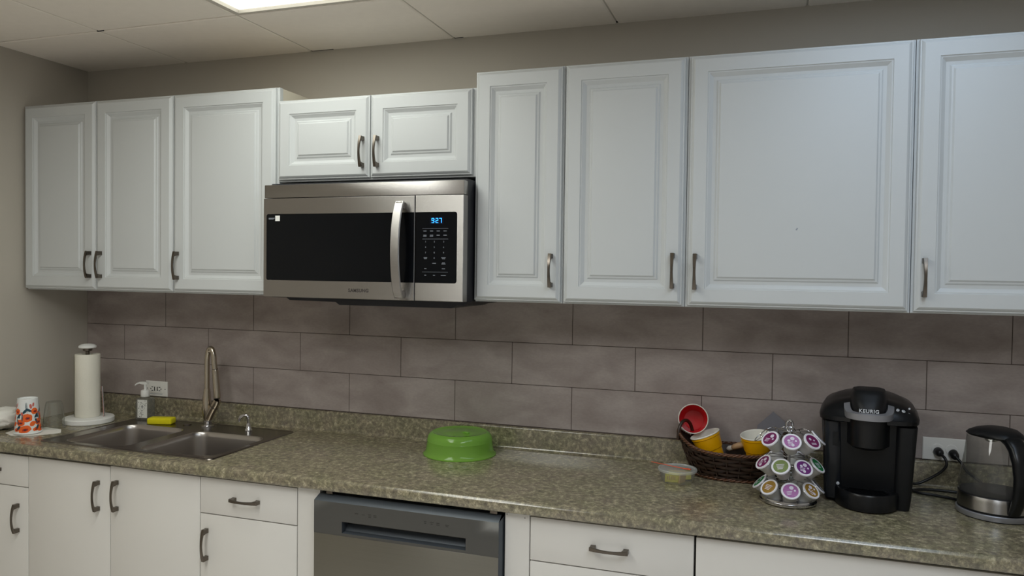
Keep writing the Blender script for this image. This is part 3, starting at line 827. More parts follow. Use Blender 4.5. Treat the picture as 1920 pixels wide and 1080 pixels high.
def front_frame(x0, x1, z0, z1, hx0, hx1, hz0, hz1, r_left, r_right):
    """steel frame with a rounded window opening"""
    m = MB().mat('steel'); d = .0345
    n = 5
    def win(y, e=0):
        pts = []
        for cx, cz, a0, r in ((hx1-e, hz1-e, 0, r_right), (hx0+e, hz1-e, 90, r_left), (hx0+e, hz0+e, 180, r_left), (hx1-e, hz0+e, 270, r_right)):
            sx = -1 if a0 in (0, 270) else 1; sz = -1 if a0 in (0, 90) else 1
            for i in range(n+1):
                a = math.radians(a0+90*i/n); pts.append((cx+sx*r+r*math.cos(a), y, cz+sz*r+r*math.sin(a)))
        return pts
    def box_pts(y, e=0):
        pts = []
        for cx, cz in ((x1-e, z1-e), (x0+e, z1-e), (x0+e, z0+e), (x1-e, z0+e)): pts += [(cx, y, cz)]*1
        return pts
    w0 = win(MF); bx = box_pts(MF, .0012)
    V = [Vector((p[0], p[2])) for p in bx+w0]
    E_ = [(i, (i+1) % 4) for i in range(4)]+[(4+i, 4+(i+1) % len(w0)) for i in range(len(w0))]
    rs = delaunay_2d_cdt(V, E_, [], 0, 1e-7)
    vv = [m.bm.verts.new((p.x, MF, p.y)) for p in rs[0]]
    wp = [(p[0], p[2]) for p in w0]
    for fc in rs[2]:
        c = sum((rs[0][i] for i in fc), Vector((0, 0)))/len(fc)
        if not inside(c, wp): m.face([vv[i] for i in fc])
    m.rings([bx, box_pts(MF+.0012), box_pts(MF+d)])
    m.rings([w0, win(MF+.004, 0)])
    return m
HW0, HW1 = 1.5248, 1.7545
m = front_frame(MX0, XS-.0014, MZ0, 1.8088, MX0+.0125, XS-.0024, HW0, HW1, .007, .0006)
door = m.build('door', t, smooth=30)
g_ = MB().mat('mw_glass'); g_.box(MX0+.0128, XS-.0027, MF+.0012, MF+.006, HW0+.0003, HW1-.0003, bev=.0006, seg=1)
g_.build('window_glass', door, smooth=0)
m = MB().mat('steel'); n = 20; loops = []
hxc = 1.7905
for k in range(n+1):
    tt = -1+2*k/n; z = 1.631+tt*.159
    y = MF-.020-.036*(1-tt*tt)**.75
    th = .0055; w = .0165
    loops.append([(hxc-w, y, z), (hxc-w+.003, y-th*.6, z), (hxc+w-.003, y-th*.6, z), (hxc+w, y, z), (hxc+w-.003, y+th, z), (hxc-w+.003, y+th, z)])
m.rings(loops, True, True, True)
for zz in (1.631-.145, 1.631+.145): m.box(hxc-.012, hxc+.012, MF-.028, MF-.0003, zz-.012, zz+.012, bev=.002, seg=1)
m.build('handle', door, smooth=40)
st = MB().mat('white_plastic'); st.box(MX0+.0480, MX0+.0665, MF+.0004, MF+.0010, 1.7300, 1.7490)
st.mat('key_gray'); st.box(MX0+.021, MX0+.0455, MF+.0006, MF+.0010, 1.7395, 1.7412); st.box(MX0+.021, MX0+.041, MF+.0006, MF+.0010, 1.7362, 1.7376)
st.build('sticker', door, smooth=0)
lg = MB().mat('letter_dark'); text_into(lg, 'SAMSUNG', .0155, front_mtx(1.628, MF-.0004, 1.4945), spacing=1.12, bold=.0004)
lg.build('brand_lettering', door, smooth=0)
m = front_frame(XS+.0014, MX1, MZ0, 1.8088, XS+.0022, 1.9840, HW0, HW1, .0006, .008)
cp = m.build('control_panel', t, smooth=30)
g_ = MB().mat('mw_glass'); g_.box(XS+.0025, 1.9837, MF+.0012, MF+.006, HW0+.0003, HW1-.0003, bev=.0006, seg=1)
g_.build('panel_glass', cp, smooth=0)
ds = MB().mat('display_base'); ds.box(1.888, 1.936, MF+.0006, MF+.0010, 1.7155, 1.7385)
ds.mat('display_blue')
SEG = {'9': 'abcdfg', '2': 'abdeg', '7': 'abc'}
def digit(ch, x, z, w=.0085, h=.0155, th=.0017):
    y0, y1 = MF-.0001, MF+.0007; m2 = h/2
    R = {'a': (x, x+w, z+h-th, z+h), 'd': (x, x+w, z, z+th), 'g': (x, x+w, z+m2-th/2, z+m2+th/2), 'f': (x, x+th, z+m2, z+h), 'b': (x+w-th, x+w, z+m2, z+h), 'e': (x, x+th, z, z+m2), 'c': (x+w-th, x+w, z, z+m2)}
    for c in SEG[ch]: q = R[c]; ds.box(q[0], q[1], y0, y1, q[2], q[3])
digit('9', 1.8945, 1.7195); digit('2', 1.9090, 1.7195); digit('7', 1.9215, 1.7195)
ds.box(1.9050, 1.9065, MF-.0001, MF+.0007, 1.7232, 1.7248); ds.box(1.9050, 1.9065, MF-.0001, MF+.0007, 1.7300, 1.7316)
ds.build('clock_display', cp, smooth=0)
ky = MB().mat('key_gray')
for i, x in enumerate((1.871, 1.8945, 1.918, 1.942)):
    ky.box(x-.0055, x+.0055, MF+.0004, MF+.001, 1.6925, 1.6942)
    ky.box(x-.0055, x+.0055, MF+.0004, MF+.001, 1.6790, 1.6806)
    if i < 2: ky.box(x-.0060, x+.0055, MF+.0004, MF+.001, 1.6752, 1.6767)
for zz in (1.7015, 1.6675, 1.5605): ky.box(1.862, 1.953, MF+.0006, MF+.001, zz-.0003, zz+.0003)
for r_, row in enumerate(('123', '456', '789')):
    for c_, ch in enumerate(row):
        text_into(ky, ch, .0072, front_mtx((1.8735, 1.9045, 1.9375)[c_], MF+.0006, 1.6585-.0178*r_), depth=.0002)
text_into(ky, '0', .0072, front_mtx(1.9045, MF+.0006, 1.6055), depth=.0002)
for x, z, w in ((1.8735, 1.6070, .006), (1.8735, 1.6035, .005), (1.9375, 1.6070, .0075), (1.9375, 1.6035, .005), (1.9045, 1.5890, .0065), (1.9375, 1.5905, .005), (1.9375, 1.5868, .007), (1.8735, 1.5715, .004), (1.9375, 1.5715, .0055), (1.8735, 1.5500, .0035), (1.9045, 1.5500, .0035), (1.9375, 1.5500, .0085)):
    ky.box(x-w, x+w, MF+.0004, MF+.001, z-.0008, z+.0008)
ky.build('keypad', cp, smooth=0)

# ------------------------------------------------------------------ dishwasher
DX0, DX1, DF = 1.6052, 2.2185, -.630
t = thing('dishwasher', ((DX0+DX1)/2, -.3, 0), 'dark stainless dishwasher with pocket handle built in under the counter', 'dishwasher')
m = MB().mat('black_satin'); m.box(DX0+.004, DX1+.004, -.570, -.03, .012, .855)
m.mat('gap_dark'); m.box(DX0+.01, DX1-.01, -.585, -.570, .0005, .095)
m.build('tub', t, smooth=0)
m = MB().mat('dw_gray')
PXa, PXb, PZa, PZb = 1.7043, 2.1143, .7552, .7908
ztop, zseam = .8480, .7488
def wall_with_hole(m, y):
    X = [DX0, PXa, PXb, DX1-.003]; Z = [zseam, PZa, PZb, ztop]
    vv = [[m.bm.verts.new((x, y, z)) for x in X] for z in Z]
    for a in range(3):
        for c in range(3):
            if a == 1 and c == 1: continue
            m.face([vv[a][c], vv[a][c+1], vv[a+1][c+1], vv[a+1][c]])
wall_with_hole(m, DF)
m.box(DX0, DX1-.003, DF+.0005, DF+.002, zseam-.0001, PZa-.012)
m.mat('dw_frame')
# bevelled top, running back under the counter
m.rings([[(DX0, DF, ztop), (DX1-.003, DF, ztop)], [(DX0+.0, DF+.0012, ztop+.0012), (DX1-.003, DF+.0012, ztop+.0012)], [(DX0+.006, DF+.022, ztop+.0165), (DX1-.002, DF+.022, ztop+.0165)], [(DX0+.006, DF+.050, ztop+.0165), (DX1-.002, DF+.050, ztop+.0165)]], close=False)
m.box(DX0, DX0+.002, DF+.001, DF+.05, zseam, ztop)
m.build('control_panel', t, smooth=25)
m = MB().mat('dw_frame')                             # the pocket: roof, back, sloped scoop and two ends
y1 = DF+.034
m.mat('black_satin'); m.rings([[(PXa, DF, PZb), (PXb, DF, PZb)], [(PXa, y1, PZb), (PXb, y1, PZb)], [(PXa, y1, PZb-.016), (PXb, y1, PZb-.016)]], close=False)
m.mat('dw_frame'); m.rings([[(PXa, y1, PZb-.016), (PXb, y1, PZb-.016)], [(PXa, DF+.020, PZa+.003), (PXb, DF+.020, PZa+.003)], [(PXa, DF, PZa), (PXb, DF, PZa)]], close=False)
for x in (PXa, PXb): m.face([m.bm.verts.new(p) for p in ((x, DF, PZa), (x, DF, PZb), (x, y1, PZb), (x, y1, PZb-.016), (x, DF+.02, PZa+.003))])
m.build('pocket_handle', t, smooth=30)
m = MB().mat('steel_dark'); m.box(DX0, DX1-.003, DF, DF+.03, .105, zseam-.0022, bev=.0012, seg=2)
m.build('door_panel', t, smooth=30)
m = MB().mat('dw_frame')
m.rings([[(DX1-.0030, DF+.0003, .105), (DX1-.0030, DF+.0003, ztop)], [(DX1+.0030, DF+.014, .105), (DX1+.0030, DF+.014, ztop+.010)], [(DX1+.0030, DF+.05, .105), (DX1+.0030, DF+.05, ztop+.016)]], close=False)
m.build('side_trim', t, smooth=20)
m = MB().mat('dw_mark')
for x, z, w, h in ((1.755, .8215, .006, .0010), (1.778, .8205, .005, .0008), (1.800, .8235, .005, .0009), (1.800, .8195, .004, .0009), (1.800, .8150, .004, .0008), (1.818, .8225, .005, .0009), (1.818, .8180, .005, .0009),
                   (1.985, .8245, .004, .0009), (1.985, .8195, .003, .0009), (2.006, .8245, .006, .0009), (2.006, .8195, .003, .0010), (2.026, .8240, .005, .0009), (2.026, .8190, .005, .0009), (2.055, .8215, .006, .0008), (2.055, .8175, .004, .0008)):
    if x > 1.9 and not m.split_done:
        m.build('button_marks', t, smooth=0); m = MB().mat('dw_mark'); m.split_done = True
    m.box(x-w, x+w, DF-.0004, DF+.0002, z-h, z+h)
m.build('button_marks', t, smooth=0)
for x in (1.652, 2.195):
    m = MB().mat('nickel'); m.box(x-.011, x+.011, -.618, -.575, ZC-.0385, ZC-.0362); m.box(x-.011, x+.011, -.618, -.615, ZC-.0455, ZC-.0385)
    m.build('mounting_bracket', t, smooth=0)

# ------------------------------------------------------------------ green cover
GX, GY = 1.898, -.160
s = MB().mat('green_cover')
s.lathe([(.1285, .0006), (.1298, .002), (.1296, .004), (.1265, .0065), (.1232, .0105), (.1208, .016), (.1194, .023), (.1160, .049), (.1166, .0508), (.1158, .0528), (.1145, .060), (.1118, .0675), (.1070, .0738), (.1010, .0780), (.0965, .0796), (.0935, .0784), (.0900, .0768), (.060, .0764), (.050, .0772), (.036, .0790), (.0004, .0794)], Matrix.Translation((GX, GY, ZC)), 72)
s.tube([(GX+.018, GY-.012, ZC+.0792), (GX+.030, GY-.016, ZC+.0815), (GX+.042, GY-.020, ZC+.0795)], [.006, .008, .006], 8, flat=(.5, 1))
setp(s.build('plate_cover', origin=(GX, GY, ZC), smooth=30), 'round translucent green plastic plate cover on the countertop', 'cover')

# ------------------------------------------------------------------ clear tub of tea bags
TX, TY = 2.672, -.247
t = thing('plastic_tub', (TX, TY, ZC), 'small round clear plastic tub with lid left of the basket', 'container')
s = MB().mat('clear_tub'); s.lathe([(.0005, .0008), (.046, .0008), (.0485, .003), (.0555, .034), (.057, .036)], Matrix.Translation((TX, TY, ZC)), 48)
s.build('tub_wall', t, smooth=40)
s = MB().mat('clear_lid'); s.lathe([(.0590, .0345), (.0605, .036), (.0605, .0415), (.0590, .0432), (.0545, .0432), (.0525, .0405), (.0005, .0402)], Matrix.Translation((TX, TY, ZC)), 48)
s.build('lid', t, smooth=40)
for i, (dx, dy, ang, mt, lean, lab) in enumerate(((-.014, -.026, 8, 'tea_yellow', 14, 'yellow tea packet at the front of the clear tub'), (.016, -.022, 62, 'tea_tan', 8, 'tan tea packet edge-on in the clear tub'), (-.008, .004, -10, 'tea_yellow', -10, 'yellow tea packet behind the front packet in the clear tub'), (.022, .016, 30, 'tea_yellow', -6, 'yellow tea packet at the right inside the clear tub'))):
    s = MB().mat(mt); mt4 = Matrix.Translation((TX+dx, TY+dy, ZC+.0035)) @ Matrix.Rotation(math.radians(ang), 4, 'Z') @ Matrix.Rotation(math.radians(lean), 4, 'X')
    w = .021 if i != 1 else .017
    s.box(-w, w, -.0022, .0022, 0, .029, bev=.0015, seg=1, mtx=mt4)
    if i == 0:
        s.mat('wrap_tan')
        for q in range(5): s.box(-.014+q*.0055, -.0115+q*.0055, -.0026, -.0021, .009, .021+.002*(q % 2), mtx=mt4)
    setp(s.build('tea_packet', origin=(TX+dx, TY+dy, ZC+.003), smooth=30), lab, 'tea bag', 'tea packets in the clear tub')
s = MB().mat('stick_orange')
a0, a1 = Vector((2.586, -.212, ZC+.0462)), Vector((2.706, -.262, ZC+.0452))
s.tube([a0, a0.lerp(a1, .3), a0.lerp(a1, .75), a1], [.0020, .0022, .0026, .0042], 8, flat=(.45, 1))
s.tube([a1+Vector((-.004, .001, .001)), a1+Vector((.008, -.004, .0012))], [.0056, .005], 8, flat=(.4, 1))
setp(s.build('stir_stick', origin=tuple(a0.lerp(a1, .6)), smooth=40), 'orange-red plastic stir stick lying across the clear tub lid', 'stir stick')

# ------------------------------------------------------------------ basket
BX, BY = 2.838, -.128
t = thing('wicker_basket', (BX, BY, ZC), 'dark brown oval wicker basket with raised ends and loop handles', 'basket')
def rim_h(th): return .083+.048*abs(math.cos(th))**4
def bpt(th, f, off=0):
    h = rim_h(th)*f; k = f**.8
    a = .125+(.178-.125)*k+off; c = .066+(.090-.066)*k+off
    return Vector((BX+a*math.cos(th), BY+c*math.sin(th), ZC+.004+h))
NW = 26; NR = 7
s = MB().mat('wicker')
for r_ in range(NR):
    f0, f1 = (r_+.06)/NR, (r_+.94)/NR
    lp_out_lo, lp_out_hi, lp_in_lo, lp_in_hi, mid_o = [], [], [], [], []
    N = NW*4
    for i in range(N):
        th = 2*PI*i/N; w = .0022*math.cos(NW*th/1.0*.5*2/2+PI*(r_ % 2)) if False else .0036*math.cos(PI*(i/4+r_))
        lp_out_lo.append(bpt(th, f0, w)); mid_o.append(bpt(th, (f0+f1)/2, w+.0016)); lp_out_hi.append(bpt(th, f1, w)); lp_in_hi.append(bpt(th, f1, w-.0016)); lp_in_lo.append(bpt(th, f0, w-.0016))
    s.rings([lp_out_lo, mid_o, lp_out_hi, lp_in_hi, lp_in_lo, lp_out_lo])
s.rings([[bpt(2*PI*i/72, q/5, -.0066) for i in range(72)] for q in range(6)])
s.build('weave', t, smooth=60)
s = MB().mat('wicker')
for i in range(NW):
    th = 2*PI*(i+.0)/NW
    s.tube([bpt(th, q/6, -.0002) for q in range(7)], .0030, 6)
s.build('stakes', t, smooth=60)
s = MB().mat('wicker_rim')
for ph in (0, 2*PI/3, 4*PI/3):
    pts = []
    for i in range(160):
        th = 2*PI*i/160; a = 26*th+ph
        p = bpt(th, 1.0); out = Vector((math.cos(th), math.sin(th), 0))
        pts.append(p+out*.0034*math.cos(a)+Vector((0, 0, .002+.0034*math.sin(a))))
    s.tube(pts, .0029, 6, closed=True)
s.build('braided_rim', t, smooth=60)
s = MB().mat('wicker_rim')
for ph in (0, PI):
    pts = []
    for i in range(140):
        th = 2*PI*i/140; a = 22*th+ph; p = bpt(th, .0)
        out = Vector((math.cos(th), math.sin(th), 0)); pts.append(p+out*(.003+.0026*math.cos(a))+Vector((0, 0, .0018+.0026*math.sin(a))))
    s.tube(pts, .0027, 6, closed=True)
s.build('braided_foot', t, smooth=60)
s = MB().mat('wicker'); s.rings([[bpt(2*PI*i/40, .02, -.003) for i in range(40)], [Vector((BX+.02*math.cos(2*PI*i/40), BY+.02*math.sin(2*PI*i/40), ZC+.004)) for i in range(40)]], True, False, True)
s.build('floor_weave', t)
for p1, p2, up in ((Vector((2.662, -.152, 1.025)), Vector((2.702, -.078, 1.010)), .066), (Vector((3.014, -.110, 1.025)), Vector((2.974, -.182, 1.008)), .060)):
    s = MB().mat('wicker'); pts = []
    for k in range(21):
        a = PI*k/20; p = p1.lerp(p2, .5-.5*math.cos(a)); p.z += up*math.sin(a)**.8; pts.append(p)
    s.tube(pts, .0056, 10)
    s.build('loop_handle', t, smooth=60)

def party_cup(name, rim_c, axis, col, inside_col, label, H=.115, Rt=.0475, Rb=.030, band=True):
    mt = axis_mtx(rim_c, axis)
    t = thing(name, rim_c, label, 'cup', 'plastic party cups in the basket')
    s = MB().mat(col)
    s.lathe([(.0005, -H+.004), (Rb-.005, -H+.004), (Rb-.004, -H), (Rb, -H), (Rb+.002, -H+.02), (Rt-.0105, -.052), (Rt-.0078, -.050), (Rt-.0070, -.047), (Rt-.0025, -.012), (Rt-.0005, -.010), (Rt-.0005, -.003)], mt, 44)
    s.build('outer_wall', t, smooth=35)
    s = MB().mat(inside_col)
    s.lathe([(Rt-.0022, -.003), (Rt-.0035, -.012), (Rt-.012, -.052), (Rb, -H+.025), (Rb-.002, -H+.008), (.0005, -H+.007)], mt, 44)
    s.build('inner_wall', t, smooth=35)
    s = MB().mat('cup_white'); s.lathe([(Rt-.0021, -.0031), (Rt-.0016, .0004), (Rt-.0002, .0012), (Rt+.0012, .0003), (Rt+.0012, -.0020), (Rt-.0004, -.0032)], mt, 44)
    s.build('rolled_rim', t, smooth=60)
    return mt
party_cup('party_cup', (2.744, -.132, 1.0475), (-.37, -.05, .93), 'cup_yellow', 'cup_white', 'empty yellow plastic cup leaning left in the basket')
m2 = party_cup('party_cup', (2.9020, -.126, 1.0560), (-.10, -.16, .98), 'cup_yellow', 'cup_white', 'upright yellow plastic cup holding sugar packets in the basket')
party_cup('party_cup', (2.7055, -.1170, 1.0905), (.07, -.97, .23), 'cup_red', 'cup_red', 'red plastic cup tipped open to the room at the left end of the basket', H=.088, Rb=.034)
for i, (dx, dy, a, mt, lab) in enumerate(((-.030, -.004, -20, 'packet_yellow', 'yellow sugar packet in the upright yellow cup'), (-.012, -.010, 12, 'packet_white', 'white sugar packet at the front left of the upright yellow cup'), (.004, -.012, -8, 'packet_blue', 'pale blue sugar packet in the middle of the upright yellow cup'), (.018, -.006, 15, 'packet_white', 'white sugar packet at the right of the upright yellow cup'))):
    s = MB().mat(mt)
    q = m2 @ Matrix.Translation((dx, dy, -.050)) @ Matrix.Rotation(math.radians(a), 4, 'Y') @ Matrix.Rotation(math.radians(a*2), 4, 'Z')
    s.box(-.0095, .0095, -.0016, .0016, -.022, .036, bev=.0012, seg=1, mtx=q)
    setp(s.build('sugar_packet', origin=tuple(q.translation), smooth=30), lab, 'packet', 'sugar packets in the yellow cup')
s = MB().mat('wrap_tan')
s.tube([(2.828, -.085, .999), (2.835, -.088, 1.003), (2.850, -.094, 1.010), (2.862, -.098, 1.014), (2.868, -.100, 1.016)], [.007, .012, .013, .012, .008], 12, flat=(.8, 1))
s.mat('cup_white'); s.tube([(2.829, -.085, .9995), (2.818, -.081, .995), (2.812, -.079, .993)], [.0074, .0085, .004], 12)
setp(s.build('wrapped_roll', origin=(2.845, -.092, .99), smooth=50), 'tan wrapped roll with pale end lying between the yellow cups', 'packet')
s = MB().mat('gray_card')
s.prism([(2.8950, .95), (3.0100, .95), (3.0000, 1.075), (2.9540, 1.1160), (2.905, 1.068)], 'y', -.0262, -.0250)
setp(s.build('gray_card', origin=(2.953, -.0256, .95), smooth=0), 'dark grey card with a pointed top leaning on the wall behind the basket', 'card')

# ------------------------------------------------------------------ pod carousel
KX, KY = 2.997, -.342
E0 = Vector((-.025, -1, 0)).normalized(); E9 = Vector((1, -.025, 0)).normalized()
def kdir(deg):
    a = math.radians(deg); return E0*math.cos(a)+E9*math.sin(a)
t = thing('pod_carousel', (KX, KY, ZC), 'three-tier chrome wire carousel stand for coffee pods', 'stand')
s = MB().mat('chrome'); TM = Matrix.Translation((KX, KY, ZC))
s.lathe([(.055, .0006), (.074, .0006), (.0785, .004), (.0785, .0075), (.074, .0095), (.0745, .0105), (.0775, .013), (.0765, .0165), (.072, .018), (.0005, .0185)], TM, 56, True)
s.build('turntable_base', t, smooth=50)
s = MB().mat('chrome'); s.tube([(KX, KY, ZC+.018), (KX, KY, 1.128)], .0042, 12)
s.lathe([(.0042, .206), (.008, .209), (.008, .215), (.0042, .218)], TM, 20, True, True)
s.build('center_post', t)
s = MB().mat('chrome'); s.tube([(KX+.0085*math.cos(2*PI*k/24), KY, 1.1335+.0155*math.sin(2*PI*k/24)) for k in range(24)], .0040, 10, closed=True)
s.build('top_loop', t)
TIERS = [(1.1045, [-40, 5, 50, 95], 5), (1.0321, [-60, -15, 30, 75, 165, 210], -15), (.9665, [-85, -40, 5, 50, 95, 140, 230], 5)]
RL = .080; CE, SE = math.cos(math.radians(45)), math.sin(math.radians(45))
def pod_pose(zl, deg):
    d = kdir(deg); n = d*CE+Vector((0, 0, SE))
    return Vector((KX, KY, 0))+d*RL+Vector((0, 0, zl)), n, d
for zl, filled, ph in TIERS:
    s = MB().mat('chrome')
    for k in range(8):
        c, n, d = pod_pose(zl, ph+45*k); mt = axis_mtx(c-n*.0046, n, kdir(ph+45*k+90))
        s.tube([mt @ Vector((.0245*math.cos(2*PI*i/28), .0245*math.sin(2*PI*i/28), 0)) for i in range(28)], .0012, 6, closed=True)
        q = mt @ Vector((0, 0, 0)); inn = c-n*.0046-(d*SE-Vector((0, 0, CE)))*.0245
        s.tube([inn, Vector((KX, KY, inn.z))+d*.022, Vector((KX, KY, inn.z-.004))+d*.003], .0012, 6)
    s.tube([(KX+.022*math.cos(2*PI*i/32), KY+.022*math.sin(2*PI*i/32), (pod_pose(zl, 0)[0]-pod_pose(zl, 0)[1]*.0046).z-.0173+.0) for i in range(32)], .0013, 6, closed=True)
    s.build('wire_tier', t, smooth=60)

# one pod, built at the origin with its lid facing +z, then copied
pod_root = thing('coffee_pod', (0, 0, 0), 'coffee pod', 'coffee pod', 'coffee pods on the carousel')
s = MB().mat('pod_body'); s.lathe([(.0005, -.0435), (.0165, -.0435), (.0182, -.0420), (.0190, -.038), (.0205, -.018), (.0222, -.0155), (.0228, -.003), (.0228, -.001)], None, 32)
pod_cup = s.build('pod_cup', pod_root, smooth=40)
s = MB().mat('lid_white'); s.lathe([(.0226, -.0042), (.0250, -.0040), (.0262, -.0032), (.0262, -.0012), (.0254, .0002), (.0215, .0004), (.0205, .0001)], None, 36)
pod_rim = s.build('pod_rim', pod_root, smooth=40)
LIDS = {}
def lid_mesh(mat, style):
    key = (mat, style)
    if key in LIDS: return LIDS[key]
    s = MB().mat(mat); s.lathe([(.0208, .00005), (.0200, .0004), (.0005, .0005)], None, 36)
    s.mat('pod_print')
    rnd = random.Random(style*7+3)
    def dot(x, y, r, z=.0008):
        s.face([s.bm.verts.new((x+r*math.cos(2*PI*i/14), y+r*math.sin(2*PI*i/14), z)) for i in range(14)])
    if style in (0, 1):
        dot(.004, .0085, .0058); dot(.011, -.001, .003)
        for q in range(3): s.box(-.012, .003-q*.002, -.003-q*.0042, -.0012-q*.0042, .0006, .0008)
        if style == 1: dot(-.007, .004, .004); dot(-.001, -.012, .0045)
    elif style == 2:
        for q in range(4): s.box(-.012+q*.001, .010-q*.0015, .004-q*.0045, .006-q*.0045, .0006, .0008)
    else:
        dot(-.006, .006, .0042); dot(.006, .002, .0028)
        for q in range(2): s.box(-.009, .008, -.008-q*.0036, -.0062-q*.0036, .0006, .0008)
    o = s.build('foil_lid', pod_root, smooth=0); LIDS[key] = o
    return o
PODS = {(0, -40): ('pod_purple', 0, 'dark purple lidded coffee pod at the left of the top carousel tier'), (0, 5): ('pod_lilac', 1, 'lilac lidded coffee pod at the front of the top carousel tier'),
        (0, 50): ('pod_purple', 3, 'dark purple lidded coffee pod right of the lilac one on the top carousel tier'), (0, 95): ('pod_gray', 0, 'edge-on white coffee pod at the far right of the top carousel tier'),
        (1, -60): ('pod_purple', 1, 'dark plum lidded coffee pod at the left of the middle carousel tier'), (1, -15): ('pod_olive', 2, 'olive green lidded coffee pod at the front of the middle carousel tier'),
        (1, 30): ('pod_violet', 1, 'violet lidded coffee pod right of the olive one on the middle tier'), (1, 75): ('pod_green', 2, 'green lidded coffee pod at the right of the middle carousel tier'),
        (1, 165): ('pod_purple', 0, 'white coffee pod half hidden behind the violet pod of the middle tier'), (1, 210): ('pod_green', 2, 'white coffee pod half hidden behind the olive pod of the middle tier'),
        (2, -85): ('pod_green', 3, 'green lidded coffee pod at the left of the bottom carousel tier'), (2, -40): ('pod_gold', 2, 'gold lidded coffee pod left of centre on the bottom carousel tier'),
        (2, 5): ('pod_lilac', 0, 'purple and lilac lidded coffee pod at the front of the bottom tier'), (2, 50): ('pod_gold', 1, 'gold lidded coffee pod right of centre on the bottom carousel tier'),
        (2, 95): ('pod_gray', 3, 'grey lidded coffee pod edge-on at the far right of the bottom tier'), (2, 140): ('pod_purple', 3, 'white coffee pod hidden behind the right gold pod of the bottom tier'),
        (2, 230): ('pod_olive', 2, 'white coffee pod hidden behind the left gold pod of the bottom tier')}
first = True
for (ti, deg), (mat, style, lab) in PODS.items():
    c, n, d = pod_pose(TIERS[ti][0], deg)
    zrot = Matrix.Rotation(random.uniform(-.5, .3), 4, 'Z')
    mt = axis_mtx(c, n, kdir(deg+90)) @ zrot
    src = lid_mesh(mat, style)
    if first: r, first = pod_root, False
    else:
        r = pod_root.copy(); COL.objects.link(r)
        for p in (pod_cup, pod_rim):
            q = p.copy(); COL.objects.link(q); q.parent = r
    q = src.copy(); COL.objects.link(q); q.parent = r
    r.matrix_world = mt; r['label'] = lab
for o in LIDS.values(): bpy.data.objects.remove(o)

# ------------------------------------------------------------------ coffee maker
CFX, CFY = 3.214, -.243
CM = Matrix.Translation((CFX, CFY, ZC)) @ Matrix.Rotation(-.100, 4, 'Z') @ Matrix.Diagonal((1, -1, 1, 1))   # local +y looks at the room
t = thing('coffee_maker', (CFX, CFY, ZC), 'black single-serve coffee maker with silver lid handle beside the pod carousel', 'coffee maker')
def plan(hw, back, front, nfr=2.6, nb=2.4, N=48):
    pts = []
    for i in range(N):
        a = 2*PI*i/N; ca, sa = math.cos(a), math.sin(a)
        e = nfr if sa > 0 else nb
        r = (abs(ca)**e+abs(sa)**e)**(-1/e)
        pts.append((hw*r*ca, (front if sa > 0 else back)*r*sa))
    return pts
def pl3(p, z): return [(x, y, z) for x, y in p]
s = MB().mat('black_satin')
s.rings([pl3(plan(.108, .150, .052, 6), .0006), pl3(plan(.112, .153, .055, 6), .006), pl3(plan(.118, .156, .060, 6), .12), pl3(plan(.124, .158, .066, 6), .236)], True, True, True, CM)
s.build('housing', t, smooth=40)
s = MB().mat('black_plastic')
s.rings([pl3(plan(.124, .158, .080, 5), .2362), pl3(plan(.1300, .162, .094, 4), .240), pl3(plan(.1310, .163, .096, 4), .252), [(x, y, .262 - .010*(y/.1 if y > 0 else 0)+.018*(0 if y > 0 else -y/.16)) for x, y in plan(.128, .160, .093, 4)],
         [(x, y, .278 - .012*(y/.09 if y > 0 else 0)+.022*(0 if y > 0 else -y/.15)) for x, y in plan(.118, .148, .086, 3.5)], [(x, y, .292+.018*(0 if y > 0 else -y/.12)-.010*(y/.07 if y > 0 else 0)) for x, y in plan(.090, .118, .066, 3)],
         [(x, y, .300+.012*(0 if y > 0 else -y/.08)) for x, y in plan(.050, .075, .040, 2.5)], [(x, y, .304) for x, y in plan(.012, .015, .010, 2)]], True, True, True, CM)
s.build('top_shell', t, smooth=50)
s = MB().mat('smoke')
def rr_l(x0, x1, y0, y1, r, z): return [(p[0], p[1], z) for p in rrect(x0, x1, y0, y1, r, 5)]
s.rings([rr_l(-.112, -.066, -.12, .064, .016, .012), rr_l(-.115, -.066, -.12, .067, .018, .03), rr_l(-.120, -.066, -.12, .071, .020, .233)], True, True, True, CM)
s.mat('black_satin'); s.rings([rr_l(-.092, -.076, .0685, .0705, .0008, .165), rr_l(-.092, -.076, .069, .0715, .0008, .205)], True, True, True, CM)
s.mat('letter_silver'); s.lathe([(.0048, 0), (.0040, .0035), (.0005, .0045)], CM @ axis_mtx((-.076, .0665, .056), (0, 1, 0)), 14)
s.build('water_tank', t, smooth=40)
s = MB().mat('black_satin'); s.rings([rr_l(.068, .108, -.12, .074, .012, .0008), rr_l(.070, .112, -.12, .078, .014, .03), rr_l(.072, .124, -.12, .086, .016, .234)], True, True, True, CM)
s.build('side_column', t, smooth=40)
s = MB().mat('black_plastic')
s.rings([pl3(plan(.084, .02, .138, 2.2), .0006), pl3(plan(.090, .02, .146, 2.2), .004), pl3(plan(.092, .02, .147, 2.2), .045), pl3(plan(.089, .02, .144, 2.2), .050), pl3(plan(.085, .016, .139, 2.2), .050), pl3(plan(.083, .014, .137, 2.2), .046)], True, True, True, CM)
s.mat('black_gloss')
for q in range(7): s.box(-.06+.008*abs(q-3)*.6, .06-.008*abs(q-3)*.6, .068+q*.009, .071+q*.009, .0465, .0485, mtx=CM)
s.build('drip_tray', t, smooth=40)
s = MB().mat('black_plastic')
s.rings([pl3(plan(.050, .0, .112, 2.4), .168), pl3(plan(.060, .0, .124, 2.4), .176), pl3(plan(.060, .0, .127, 2.4), .215), pl3(plan(.061, .0, .130, 2.4), .240), pl3(plan(.061, .0, .130, 2.4), .262)], True, True, True, CM)
s.build('brew_head', t, smooth=40)
s = MB().mat('black_satin')
